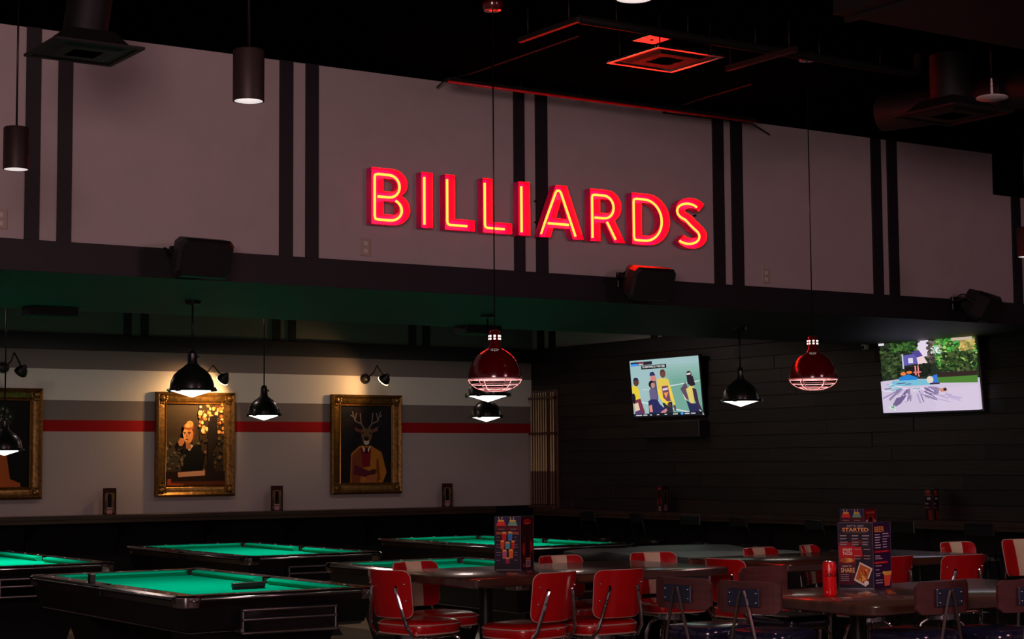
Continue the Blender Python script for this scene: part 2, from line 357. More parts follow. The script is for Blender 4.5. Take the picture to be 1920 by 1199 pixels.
# ------------------------------------------------------------------ pool tables
PW, PL, PZ = 1.40, 2.82, .80
def make_pool(label):
    t = thing('pool_table', label, 'pool table', group='pool tables')
    W, L, Z = PW, PL, PZ; rw = .13
    # top rails, one mesh per side, corners filled by chrome caps
    def rail(x0, x1, y0, y1):
        mb = MB(); c = .02
        vs = []
        for z, i in ((Z-.075, .03), (Z-.035, 0), (Z-.012, 0), (Z, .014)):
            vs.append([(x0+i if x0 == 0 else x0, y0+i if y0 == 0 else y0, z), (x1-i if x1 == W else x1, y0+i if y0 == 0 else y0, z), (x1-i if x1 == W else x1, y1-i if y1 == L else y1, z), (x0+i if x0 == 0 else x0, y1-i if y1 == L else y1, z)])
        mb.loft(vs); return mb.build('rail', 'rail_wood', t, False)
    k = .13
    rail(0, rw, k, L/2-.06); rail(0, rw, L/2+.06, L-k); rail(W-rw, W, k, L/2-.06); rail(W-rw, W, L/2+.06, L-k); rail(k, W-k, 0, rw); rail(k, W-k, L-rw, L)
    for sx, cx in ((0, 0), (1, W)):   # side pocket castings
        x0, x1 = (0, .075) if sx == 0 else (W-.075, W)
        MB().box(x0, x1, L/2-.06, L/2+.06, Z-.075, Z-.002, .008).build('side_casting', 'steel_dark', t, False)
    for cx in (0, 1):
        for cy in (0, 1):
            s1, s2 = (1 if cx == 0 else -1), (1 if cy == 0 else -1); ox, oy = (0 if cx == 0 else W), (0 if cy == 0 else L)
            out = [(k, 0)] + [(.07-.07*math.sin(a), .07-.07*math.cos(a)) for a in [math.pi/2*i/6 for i in range(7)]] + [(0, k), (.05, k), (.07, .105), (.105, .07), (k, .05)]
            mb = MB(); mb.loft([[(ox+s1*(x+(.012 if d else 0)*(1-x/k)), oy+s2*(y+(.012 if d else 0)*(1-y/k)), z) for x, y in out] for z, d in ((Z-.075, 1), (Z-.035, 0), (Z-.01, 0), (Z+.002, 1))])
            mb.build('corner_cap', 'chrome', t)
            MB().lathe([(.058, .0), (.060, -.03), (.055, -.10), (.03, -.13)], 14, (ox+s1*.112, oy+s2*.112, Z-.008), False, True).build('pocket', 'pocket_leather', t)
        ox = .085 if cx == 0 else W-.085
        MB().lathe([(.056, 0), (.058, -.03), (.05, -.10), (.03, -.13)], 14, (ox, L/2, Z-.008), False, True).build('pocket', 'pocket_leather', t)
    # cushions: green wedge strips
    def cush(x0, y0, x1, y1):
        d = Vector((x1-x0, y1-y0, 0)).normalized(); nrm = Vector((-d.y, d.x, 0)); a = Vector((x0, y0, 0)); b = Vector((x1, y1, 0)); cut = .045
        sec = [(0, Z-.003), (.05, Z-.006), (.055, Z-.018), (.03, Z-.05), (0, Z-.05)]
        r0 = [a+nrm*o+d*(cut*o/.055)+Vector((0, 0, z)) for o, z in sec]; r1 = [b+nrm*o-d*(cut*o/.055)+Vector((0, 0, z)) for o, z in sec]
        MB().loft([r0, r1]).build('cushion', 'felt', t, False)
    cush(rw, L/2-.07, rw, .18); cush(rw, L-.18, rw, L/2+.07); cush(W-rw, .18, W-rw, L/2-.07); cush(W-rw, L/2+.07, W-rw, L-.18); cush(.18, rw, W-.18, rw); cush(W-.18, L-rw, .18, L-rw)
    for c in list(t.children):   # make sure every cushion points inwards
        pass
    MB().box(rw-.02, W-rw+.02, rw-.02, L-rw+.02, Z-.08, Z-.045).build('felt_bed', 'felt', t, False)
    # apron, tapering in, chrome line at its foot, pedestal, feet
    mb = MB(); mb.loft([[(i, i, z), (W-i, i, z), (W-i, L-i, z), (i, L-i, z)] for z, i in ((Z-.24, .10), (Z-.22, .075), (Z-.075, .035), (Z-.07, .035))]); mb.build('apron', 'table_black', t, False)
    mb = MB(); mb.tube([(.14, -.002, Z-.022), (W-.14, -.002, Z-.022)], .008, 8); mb.build('rail_highlight', 'chrome_satin', t)  # added tubes imitate the highlight reflected along the rail edges
    mb = MB(); mb.tube([(-.002, .14, Z-.022), (-.002, L-.14, Z-.022)], .006, 8); mb.build('rail_highlight', 'chrome_dull', t)
    mb = MB(); i = .094; mb.tube([(i, i, Z-.235), (W-i, i, Z-.235), (W-i, L-i, Z-.235), (i, L-i, Z-.235)], .006, 6, True); mb.build('trim_line', 'chrome_dull', t, False)
    for yy in (.45, L-.45):
        mb = MB(); mb.loft([[(W/2-a, yy-b, z), (W/2+a, yy-b, z), (W/2+a, yy+b, z), (W/2-a, yy+b, z)] for z, a, b in ((.04, .40, .20), (.12, .36, .17), (Z-.24, .48, .25))]); mb.build('pedestal', 'table_black', t, False)
        for s in (-1, 1): MB().lathe([(.055, 0), (.055, .025), (.03, .05)], 12, (W/2+s*.33, yy, 0), True, True).build('foot', 'chrome_dull', t)
    # chrome ball-return box on the near end: ribbed face
    rb = MB().box(.40, 1.05, -.045, .09, Z-.25, Z-.09, .012).build('ball_return_box', 'table_black', t, False)
    for kk, (za, zb) in enumerate(((Z-.108, Z-.092), (Z-.168, Z-.150), (Z-.248, Z-.236))):
        MB().tube([(.395, -.052, (za+zb)/2), (1.055, -.052, (za+zb)/2)], .010, 10).build('chrome_rib', 'chrome_satin', rb)
    for (za, zb) in ((Z-.150, Z-.108), (Z-.236, Z-.168)): MB().box(.405, 1.045, -.050, -.02, za+.001, zb-.001, .004).build('chrome_panel', 'panel_chrome', rb)
    for xx in (.395, 1.043): MB().box(xx, xx+.012, -.055, -.02, Z-.248, Z-.092, .004).build('chrome_post', 'chrome_satin', rb)
    mb = MB()
    for q in range(1, 4):
        for xx in (.07, W-.07):
            for yy in (L*q/8, L-L*q/8): mb.box(xx-.007, xx+.007, yy-.012, yy+.012, Z-.001, Z+.0012)
        for yy in (.07, L-.07): mb.box(k+(W-2*k)*q/4-.012, k+(W-2*k)*q/4+.012, yy-.007, yy+.007, Z-.001, Z+.0012)
    mb.build('rail_sights', 'white_plastic', t, False)['kind'] = 'stuff'
    return t
pA = make_pool('black pool table with green felt and a brush lying on it'); pA.location = (4.45, 10.32, 0)
dup(pA, (6.90, 10.30, 0), 0, 'black green-felt pool table partly hidden behind the table with the cocktail menu', 'pool tables')
dup(pA, (6.83, 14.42, 0), 0, 'black green-felt pool table in front of the man with flowers portrait', 'pool tables')
dup(pA, (9.62, 14.25, 0), 0, 'black green-felt pool table closest to the cue rack corner', 'pool tables')
dup(pA, (4.22, 14.34, 0), 0, 'black pool table end beyond the table with the brush, cut off by the frame', 'pool tables')
# covered table
def make_cover():
    t = thing('covered_pool_table', 'pool table under a wrinkled grey black vinyl dust cover', 'pool table', (9.35, 10.38, 0))
    W, L, Z = 1.46, 2.78, .82; mb = MB(); nx, ny = 26, 48; V = []; rnd = random.Random(3)
    ph = [(rnd.uniform(2, 9), rnd.uniform(2, 9), rnd.uniform(0, 6), rnd.uniform(.002, .006)) for _ in range(9)]
    D = .34
    def pt(u, v):
        x, y, z = u, v, Z
        ex = max(-u, u-W, 0); ey = max(-v, v-L, 0); x = min(max(u, 0), W); y = min(max(v, 0), L)
        z += sum(a*math.sin(f*u+g*v+p) for f, g, p, a in ph)*(1 if ex+ey == 0 else .3)
        drop = max(ex, ey); z -= drop; wv = .02*math.sin(14*(u+v))*min(drop/.2, 1)
        if ex: x += (wv+.01)*(1 if u > 0 else -1)
        if ey: y += (wv+.01)*(1 if v > 0 else -1)
        return (x, y, z)
    us = [-D, -D*.6, -D*.2, -.03] + [W*i/(nx-1) for i in range(nx)] + [W+.03, W+D*.2, W+D*.6, W+D]
    vv = [-D, -D*.6, -D*.2, -.03] + [L*i/(ny-1) for i in range(ny)] + [L+.03, L+D*.2, L+D*.6, L+D]
    vs = [pt(u, v) for v in vv for u in us]; n = len(us)
    fs = [(j*n+i, j*n+i+1, (j+1)*n+i+1, (j+1)*n+i) for j in range(len(vv)-1) for i in range(n-1)]
    mb.add(vs, fs); mb.build('dust_cover', 'cover_vinyl', t)
    MB().box(.05, W-.05, .05, L-.05, .5, .79).build('table_body', 'table_black', t, False)
    for yy in (.45, L-.45): MB().box(.3, W-.3, yy-.2, yy+.2, 0, .5).build('pedestal', 'table_black', t, False)
make_cover()
# brush on the felt, small black block on the rail
bpos = at(466, 1105, 2, PZ-.045)
b = thing('table_brush', 'black table brush lying on the green felt', 'brush', (bpos.x, bpos.y, PZ-.0445), 0.06)
MB().box(-.125, .125, -.02, .02, .012, .045, .008).build('handle_block', 'black_plastic', b); MB().box(-.12, .12, -.015, .015, 0, .014).build('bristles', 'pocket_leather', b, False)
cpos = at(172, 1088, 0, 4.45+.06)
tag(MB().box(cpos.x-.022, cpos.x+.022, cpos.y-.022, cpos.y+.022, PZ, PZ+.06, .006).build('chalk_block', 'black_plastic', None, False), 'small black chalk holder standing on the pool table rail', 'chalk holder')
# ------------------------------------------------------------------ pool lamps
def make_lamp(label, x, y, zb, zt):
    t = thing('pool_lamp', label, 'lamp', (x, y, zb), 0, 'dome lamps over the pool tables')
    MB().lathe([(.155, .022), (.154, .05), (.147, .085), (.128, .125), (.095, .158), (.060, .182), (.042, .20)], 32).build('shade', 'shade_green', t)
    br = MB().lathe([(.150, .012), (.172, .010), (.176, .016), (.172, .026), (.155, .028), (.150, .024)], 32).build('brim', 'shade_green', t)
    for a in range(4):
        an = a*math.pi/2+.58; MB().box(.16, .192, -.016, .016, .004, .034, .004).xf(rot('Z', an)).build('clip', 'black_metal', br, False)
    MB().lathe([(.151, .014), (.10, -.002), (.05, -.018), (.0005, -.034)], 24).build('diffuser', 'glow_lamp', t)
    nk = MB().lathe([(.042, .195), (.036, .215), (.033, .24), (.033, .275), (.022, .282), (.012, .30)], 20, cap1=True).build('neck', 'shade_green', t)
    mb = MB().tube([(-.026, 0, .22), (-.028, 0, .28), (-.02, 0, .30), (0, 0, .305), (.02, 0, .30), (.028, 0, .28), (.026, 0, .22)], .005, 6); mb.build('yoke', 'black_metal', nk)
    MB().ball((.044, 0, .255), .010, 8, 6).build('knob', 'black_metal', nk)
    l = bpy.data.lights.new('pool_lamp_beam', 'SPOT'); l.energy = 95; l.color = (1, .93, .80); l.spot_size = math.radians(118); l.spot_blend = .35; l.shadow_soft_size = .10
    lo = bpy.data.objects.new('pool_lamp_beam', l); COL.objects.link(lo); lo.location = (x, y, zb-.045)
    MB().cyl((0, 0, .29), (0, 0, zt-zb), .007, n=8).build('rod', 'black_metal', t)
    MB().lathe([(.012, -.035), (.055, -.022), (.062, 0)], 20, (0, 0, zt-zb), True, True).build('canopy', 'black_metal', t)
for lab, px, py, Y, zt in (('black dome lamp on a rod in front of the man with flowers portrait', 360, 742, 11.72, ZS), ('black dome lamp hanging from the soffit just behind the red cage pendant', 915, 751, 11.70, ZS),
                       ('black dome lamp hanging between the two televisions over the covered table', 1389, 760, 11.75, ZS), ('smaller black dome lamp with yoke between two framed portraits', 495, 786, 15.82, 3.45),
                       ('black dome lamp lowest under the red cage pendant', 912, 789, 15.7, 3.45), ('low-hung black dome lamp in front of the portrait cut off by the frame', 8, 852, 15.8, 3.45)):
    q = at(px, py, 1, Y); make_lamp(lab, q.x, Y, q.z+.02, zt)
# ------------------------------------------------------------------ red cage pendants
def make_red(label, x, y, zr, zt):
    t = thing('cage_pendant', label, 'pendant lamp', (x, y, zr), 0, 'red cage pendants')
    MB().lathe([(.150, 0), (.150, .012), (.143, .05), (.128, .09), (.104, .125), (.072, .152), (.042, .168)], 36).build('shade', 'shade_red', t)
    MB().lathe([(.146, .002), (.138, .05), (.122, .09), (.098, .122), (.05, .15)], 28).build('shade_liner', 'cage_white', t)
    nk = MB().lathe([(.046, .162), (.040, .176), (.033, .19), (.033, .255), (.026, .266), (.010, .272)], 24, cap1=True).build('neck', 'shade_red', t)
    for a in range(8):
        for z in (.222, .238):
            MB().box(.0315, .0345, -.006, .006, z-.005, z+.005).xf(rot('Z', a*math.pi/4+.2)).build('light_slot', 'glow_slot', nk, False)
    cg = MB(); cg.torus((0, 0, -.002), .153, .0042, 36, 6); cg.torus((0, 0, -.030), .136, .0026, 36, 6); cg.torus((0, 0, -.054), .10, .0026, 36, 6); cg.torus((0, 0, -.068), .055, .0026, 28, 6)
    for a in range(6):
        an = a*math.pi/3+.35; cg.tube([(r*math.cos(an), r*math.sin(an), z) for r, z in ((.152, -.002), (.136, -.030), (.10, -.054), (.055, -.068))], .0026, 6)
    cg.build('wire_cage', 'cage_white', t)
    MB().ball((0, 0, .055), .045, 14, 10, (1, 1, 1.2)).build('bulb', 'glow_red_lamp', t)
    MB().cyl((0, 0, .10), (0, 0, .17), .018, n=10).build('socket', 'black_metal', t)
    MB().cyl((0, 0, .27), (0, 0, zt-zr), .004, n=6).build('cord', 'black_metal', t)
    MB().lathe([(.008, -.05), (.05, -.045), (.062, -.02), (.062, 0)], 20, (0, 0, zt-zr), True, True).build('canopy', 'shade_red', t)
for lab, px in (('red domed pendant with wire cage in front of the dome lamps', 928), ('red domed pendant with wire cage between the two televisions', 1525)):
    q = at(px, 711, 1, 8.3); make_red(lab, q.x, 8.3, q.z if px < 1000 else q.z, ZC)
# ------------------------------------------------------------------ cylinder downlights
def make_cyl(label, px, py, z, emit=True):
    q = at(px, py, 2, z)
    t = thing('cylinder_downlight', label, 'pendant lamp', (q.x, q.y, z), 0, 'cylinder downlights')
    MB().lathe([(.058, .0), (.064, 0), (.064, .205), (.060, .212), (.01, .214)], 28, cap1=True).build('housing', 'cyl_bronze', t)
    MB().lathe([(.0585, .001), (.05, .03), (.04, .06)], 24).build('reflector', 'white_plastic', t)
    MB().lathe([(.05, .03), (.0005, .028)], 24).build('lens', 'glow_cyl', t)
    MB().cyl((0, 0, .21), (0, 0, ZC-z), .005, n=6).build('stem', 'black_metal', t)
    MB().lathe([(.01, -.03), (.05, -.02), (.055, 0)], 16, (0, 0, ZC-z), True, True).build('canopy', 'black_metal', t)
    l = bpy.data.lights.new('downlight_beam', 'SPOT'); l.energy = 26; l.spot_size = math.radians(85); l.spot_blend = .7; l.shadow_soft_size = .05; l.color = (1, .9, .86)
    lo = bpy.data.objects.new('downlight_beam', l); COL.objects.link(lo); lo.location = (q.x, q.y, z-.01)
make_cyl('bronze cylinder downlight hanging right of the square air diffuser', 466, 190, 3.08)
make_cyl('bronze cylinder downlight hanging before the leftmost pair of black strips', 30, 318, 3.08)
make_cyl('bright cylinder downlight near the red-lit ceiling plate', 1189, -2, 3.08)
make_cyl('cylinder downlight cut off by the frame beside the plank-wall end of the bulkhead', 1925, 482, 3.04)
# recessed downlights in the dining-room ceiling over the nearer tables
for lab, x, y in (('recessed ceiling downlight over the table with the red can', 6.35, 5.9), ('recessed ceiling downlight beside the one over the can table', 8.7, 5.6)):
    t = thing('ceiling_downlight', lab, 'downlight', (x, y, ZC), 0, 'dining-room ceiling downlights')
    MB().lathe([(.09, 0), (.09, -.006), (.075, -.008), (.07, -.002)], 20).build('trim_ring', 'black_metal', t); MB().lathe([(.07, -.003), (.0005, -.003)], 20).build('lens', 'glow_cyl', t)
    l = bpy.data.lights.new('ceiling_beam', 'SPOT'); l.energy = 130; l.color = (1, .88, .84); l.spot_size = math.radians(62); l.spot_blend = .8; l.shadow_soft_size = .06
    lo = bpy.data.objects.new('ceiling_beam', l); COL.objects.link(lo); lo.location = (x, y, ZC-.03)
# fill lamps added unseen in the pool-room ceiling to light the back wall
for k, x in enumerate((4.2, 7.0, 9.6, 11.4)):
    t = thing('hidden_fill_light', 'unseen fill lamp added in the ceiling behind the bulkhead', 'downlight', (x, 16.6, 3.45), 0, 'unseen pool-room fill lamps')
    MB().lathe([(.10, 0), (.10, -.006), (.085, -.008), (.08, -.002)], 20).build('trim_ring', 'black_metal', t); MB().lathe([(.08, -.003), (.0005, -.003)], 20).build('lens', 'glow_cyl', t)
    l = bpy.data.lights.new('wall_fill_beam', 'SPOT'); l.spot_size = math.radians(166); l.spot_blend = .12; l.energy = 17 if k < 3 else 12; l.color = (1, .74, .66); l.shadow_soft_size = .08
    lo = bpy.data.objects.new('wall_fill_beam', l); COL.objects.link(lo); lo.location = (x, 16.6, 3.38)
# ------------------------------------------------------------------ back counter and right counter
def counter_x():
    t = thing('wall_counter', 'long dark wooden drink ledge along the painted back wall', 'counter', (0, YB, 0))
    MB().box(XL, 12.3, -.34, 0, 1.025, 1.068, .006).build('ledge_top', 'counter_wood', t, False)
    MB().box(XL, 12.3, -.33, -.30, .985, 1.025).build('apron', 'counter_wood', t, False)
    for i in range(11):
        x = 1.2+i*1.05; mb = MB(); mb.loft([[(x-.02, -.02, .62), (x+.02, -.02, .62), (x+.02, 0, .62), (x-.02, 0, .62)], [(x-.02, -.06, .80), (x+.02, -.06, .80), (x+.02, 0, .80), (x-.02, 0, .80)], [(x-.02, -.29, 1.0), (x+.02, -.29, 1.0), (x+.02, 0, 1.025), (x-.02, 0, 1.025)]]); mb.build('bracket', 'black_metal', t, False)
def counter_y():
    t = thing('wall_counter', 'dark wooden drink ledge along the plank wall', 'counter', (XR, 0, 0))
    MB().box(-.36, -.03, 5.0, 18.6, .985, 1.03, .006).build('ledge_top', 'counter_wood', t, False)
    MB().box(-.35, -.32, 5.0, 18.6, .95, .985).build('apron', 'counter_wood', t, False)
    for i in range(12):
        y = 5.6+i*1.12; MB().box(-.30, -.012, y-.02, y+.02, .93, .985).build('bracket', 'black_metal', t, False); MB().box(-.05, -.012, y-.02, y+.02, .6, .95).build('bracket', 'black_metal', t, False)
counter_x(); counter_y()
# ------------------------------------------------------------------ framed paintings
def paint_print(kind, w, h):
    r = random.Random(kind+11)
    if kind == 1:
        P = Print(w, h, (58, 50, 38))
        for i in range(5): P.rect(0, i*.08, .62, i*.08+.09, (66-i*3, 54-i*3, 40-i*2))
        for _ in range(70): P.ell(r.uniform(.02, .6), r.uniform(.48, .8), r.uniform(.01, .035), r.uniform(.01, .025), r.choice([(92, 84, 62), (70, 66, 48), (40, 36, 28), (120, 104, 78)]), 7)
        P.poly([(.56, 0), (1, 0), (1, 1), (.62, .95), (.58, .5)], (52, 40, 28))
        for _ in range(85): P.ell(r.uniform(.57, .99), r.uniform(.0, .36), r.uniform(.015, .04), r.uniform(.012, .03), r.choice([(250, 200, 140), (226, 160, 96), (196, 120, 70), (90, 52, 30)]), 7)
        for _ in range(50): P.ell(r.uniform(.55, .99), r.uniform(.36, .85), r.uniform(.012, .03), r.uniform(.012, .025), r.choice([(90, 76, 54), (62, 54, 40), (120, 90, 60), (36, 30, 24)]), 7)
        P.poly([(.74, .16), (.86, .14), (.88, .42), (.80, .60), (.84, .95), (.72, .95), (.70, .45)], (30, 24, 22))
        P.poly([(.28, .82), (.34, .62), (.44, .52), (.56, .52), (.66, .64), (.62, .84)], (14, 13, 15))
        P.poly([(.36, .55), (.30, .60), (.26, .52), (.34, .50)], (18, 16, 18)); P.poly([(.37, .57), (.42, .50), (.46, .52), (.40, .58)], (190, 170, 150))
        P.ell(.40, .36, .10, .13, (84, 46, 26)); P.poly([(.28, .36), (.31, .31), (.42, .30), (.46, .36), (.45, .43), (.41, .485), (.35, .49), (.30, .45)], (186, 124, 74)); P.poly([(.28, .36), (.31, .31), (.37, .305), (.36, .40), (.34, .47), (.30, .45)], (214, 150, 92))
        P.ell(.38, .285, .085, .045, (150, 84, 44)); P.ell(.40, .255, .06, .04, (206, 140, 80)); P.ell(.36, .275, .04, .025, (226, 160, 98)); P.poly([(.29, .355), (.335, .35), (.335, .36), (.29, .364)], (66, 36, 22)); P.poly([(.36, .35), (.42, .352), (.42, .362), (.36, .36)], (66, 36, 22)); P.ell(.315, .372, .014, .007, (34, 20, 16)); P.ell(.388, .372, .016, .007, (34, 20, 16)); P.poly([(.338, .37), (.35, .37), (.362, .415), (.335, .42)], (156, 98, 58)); P.poly([(.315, .44), (.35, .432), (.385, .44), (.35, .452)], (110, 44, 32)); P.poly([(.33, .485), (.40, .48), (.43, .55), (.34, .56)], (150, 98, 60)); P.poly([(.20, .47), (.24, .42), (.29, .43), (.31, .48), (.27, .52), (.22, .52)], (176, 116, 70))
        P.rect(0, .83, 1, 1, (40, 26, 18)); P.rect(0, .95, 1, 1, (92, 46, 20)); P.poly([(.20, .84), (.66, .82), (.66, .88), (.21, .90)], (206, 150, 116)); P.poly([(.03, .92), (.09, .92), (.09, .97), (.30, .98), (.30, 1), (.03, 1)], (176, 80, 34))
    elif kind == 2:
        P = Print(w, h, (28, 26, 32))
        for _ in range(40): P.ell(r.uniform(.03, .97), r.uniform(.03, .97), r.uniform(.05, .14), r.uniform(.04, .10), r.choice([(30, 30, 38), (34, 26, 30), (25, 27, 36), (38, 28, 30)]), 9)
        P.poly([(.20, 1), (.22, .62), (.38, .52), (.60, .52), (.80, .60), (.90, .86), (.82, 1)], (176, 112, 40))
        P.poly([(.22, 1), (.24, .64), (.40, .54), (.44, .80), (.38, 1)], (128, 66, 40)); P.poly([(.40, .54), (.60, .54), (.58, .78), (.44, .80)], (120, 22, 34))
        P.poly([(.42, .51), (.50, .57), (.46, .60)], (220, 210, 190)); P.poly([(.60, .51), (.52, .57), (.55, .60)], (220, 210, 190)); P.poly([(.48, .56), (.54, .56), (.53, .62), (.49, .62)], (24, 20, 24))
        P.poly([(.70, .70), (.74, .68), (.78, .95), (.70, 1)], (120, 70, 24)); P.poly([(.28, .76), (.56, .84), (.70, .82), (.68, .90), (.50, .92), (.26, .88)], (92, 30, 48))
        P.poly([(.52, .90), (.72, .88), (.70, 1), (.48, 1)], (166, 96, 60)); P.ell(.64, .85, .06, .03, (70, 44, 46))
        P.poly([(.42, .30), (.60, .30), (.62, .40), (.56, .50), (.46, .50), (.41, .40)], (112, 84, 62)); P.ell(.51, .47, .05, .04, (200, 190, 178)); P.ell(.51, .43, .045, .03, (34, 26, 26))
        P.poly([(.42, .32), (.28, .28), (.30, .33), (.42, .36)], (106, 66, 58)); P.poly([(.60, .32), (.74, .27), (.72, .33), (.60, .36)], (116, 76, 62)); P.ell(.44, .355, .016, .012, (14, 10, 10)); P.ell(.585, .355, .016, .012, (14, 10, 10))
        for sg in (-1, 1):
            X = lambda q: .51+sg*q
            for a in ((.04, .30, .10, .24), (.10, .24, .22, .20), (.22, .20, .27, .08), (.22, .20, .19, .10), (.10, .24, .12, .10), (.24, .15, .30, .13)): P.line(X(a[0]), a[1], X(a[2]), a[3], .014, (128, 112, 108))
    else:
        P = Print(w, h, (26, 22, 24)); P.ell(.55, .2, .2, .14, (34, 40, 34)); P.poly([(.30, .95), (.40, .55), (.62, .50), (.70, .9), (.86, .95), (.86, 1), (.2, 1)], (190, 96, 44)); P.ell(.48, .42, .10, .12, (196, 120, 70)); P.ell(.44, .72, .10, .07, (40, 26, 22)); P.ell(.40, .85, .06, .05, (70, 36, 24)); P.ell(.48, .30, .13, .07, (40, 28, 24))
        for _ in range(24): P.ell(r.uniform(.45, .7), r.uniform(.1, .24), .02, .015, r.choice([(90, 96, 80), (50, 60, 50), (130, 130, 120)]), 6)
    return P
def make_frame(label, x0, x1, z0, z1, kind):
    t = thing('framed_portrait', label, 'painting', ((x0+x1)/2, YB, z0), 0); W, Hh = x1-x0, z1-z0; fw = .125
    prof = [(0, -.01), (0, -.055), (.022, -.075), (.05, -.055), (.075, -.05), (.10, -.042), (fw, -.022), (fw, -.01)]
    def bar(a, b, inn):
        d = (Vector(b)-Vector(a)).normalized(); n = Vector(inn)
        r0 = [Vector(a)+n*o+d*o+Vector((0, y, 0)) for o, y in prof]; r1 = [Vector(b)+n*o-d*o+Vector((0, y, 0)) for o, y in prof]
        MB().loft([r0, r1]).build('frame_bar', 'gold_frame', t, False)
    A, B, Cc, D = (-W/2, 0, 0), (W/2, 0, 0), (W/2, 0, Hh), (-W/2, 0, Hh)
    bar(A, B, (0, 0, 1)); bar(B, Cc, (-1, 0, 0)); bar(Cc, D, (0, 0, -1)); bar(D, A, (1, 0, 0))
    for sx in (-1, 1):
        for z, sz in ((.07, 1), (Hh-.07, -1)):
            mb = MB()
            mb.ball((sx*(W/2-.07), -.06, z), .038, 10, 6, (1, .6, 1))
            for a in range(5):
                an = math.pi/4+ (a-2)*.5; mb.ball((sx*(W/2-.07)-sx*.055*math.cos(an), -.055, z+sz*.055*math.sin(an)), .017, 8, 5, (1, .7, 1))
            mb.build('corner_ornament', 'gold_frame', t)
    i = fw+.004; mb = MB(); mb.tube([(-W/2+i, -.026, i), (W/2-i, -.026, i), (W/2-i, -.026, Hh-i), (-W/2+i, -.026, Hh-i)], .010, 6, True); mb.build('inner_bead', 'gold_inner', t, False)
    P = paint_print(kind, W-2*fw, Hh-2*fw); P.build('canvas', 'canvas', t, tr(0, -.013, fw))
    MB().box(-W/2+.03, W/2-.03, -.012, 0, .03, Hh-.03).build('backing', 'black_metal', t, False)
make_frame('gold framed portrait of a man in black against flowers', 7.909, 8.883, 1.25, 2.437, 1)
make_frame('gold framed portrait of a deer in a yellow jacket', 10.14, 11.113, 1.245, 2.441, 2)
make_frame('gold framed dark portrait cut off by the frame behind the low lamp', 5.63, 6.60, 1.25, 2.449, 0)
# picture lights
def make_plight(label, xp, zp, xh, zh, power, tx):
    t = thing('picture_light', label, 'wall lamp', (xp, YB, zp), 0, 'picture lights')
    MB().lathe([(.062, 0), (.062, .02), (.05, .045), (.02, .06)], 18, cap0=True, cap1=True).xf(rot('X', math.pi/2)).build('wall_plate', 'black_metal', t)
    dx, dz = xh-xp, zh-zp; hd = Vector((dx, -.40, dz))
    mb = MB(); mb.tube([(0, -.05, 0), (.05, -.12, .07), (dx*.5, -.26, .15), (dx*.8, -.34, .06), tuple(hd+Vector((0, 0, .05)))], .008, 8); mb.build('gooseneck', 'black_metal', t)
    M = Matrix.Translation(hd) @ rot('X', .75) @ rot('Y', .3)
    h = MB().lathe([(.070, -.03), (.071, -.02), (.066, .01), (.052, .04), (.03, .06), (.018, .085), (.001, .09)], 20).xf(M).build('lamp_head', 'black_metal', t)
    MB().lathe([(.067, -.029), (.0705, -.033), (.074, -.029), (.0705, -.024), (.067, -.029)], 20).xf(M).build('rim', 'glow_warm' if power else 'glow_rim', h)
    MB().ball((0, 0, 0), .03, 10, 8).xf(M).build('bulb', 'glow_warm' if power else 'white_plastic', h)
    if power:
        l = bpy.data.lights.new('picture_light_beam', 'SPOT'); l.energy = power; l.color = (1, .55, .20); l.spot_size = math.radians(125); l.spot_blend = .9; l.shadow_soft_size = .04
        lo = bpy.data.objects.new('picture_light_beam', l); COL.objects.link(lo); p = Vector((xp, YB, zp))+hd+Vector((0, .01, -.05)); lo.location = p
        lo.rotation_euler = (Vector(tx)-p).to_track_quat('-Z', 'Y').to_euler()
xa = at(372, 712, 1, YB); xb = at(419, 711, 1, YB-.4)
make_plight('gooseneck picture light glowing over the man with flowers portrait', xa.x, xa.z, xb.x, xb.z, 60, (8.4, YB, 2.3))
xa = at(684, 711, 1, YB); xb = at(721, 712, 1, YB-.4)
make_plight('gooseneck picture light over the deer portrait', xa.x, xa.z, xb.x, xb.z, 16, (10.0, YB, 2.5))
xa = at(6, 690, 1, YB); xb = at(40, 697, 1, YB-.4)
make_plight('gooseneck picture light over the portrait cut off by the frame', xa.x, xa.z, xb.x, xb.z, 0, (6, YB, 2))
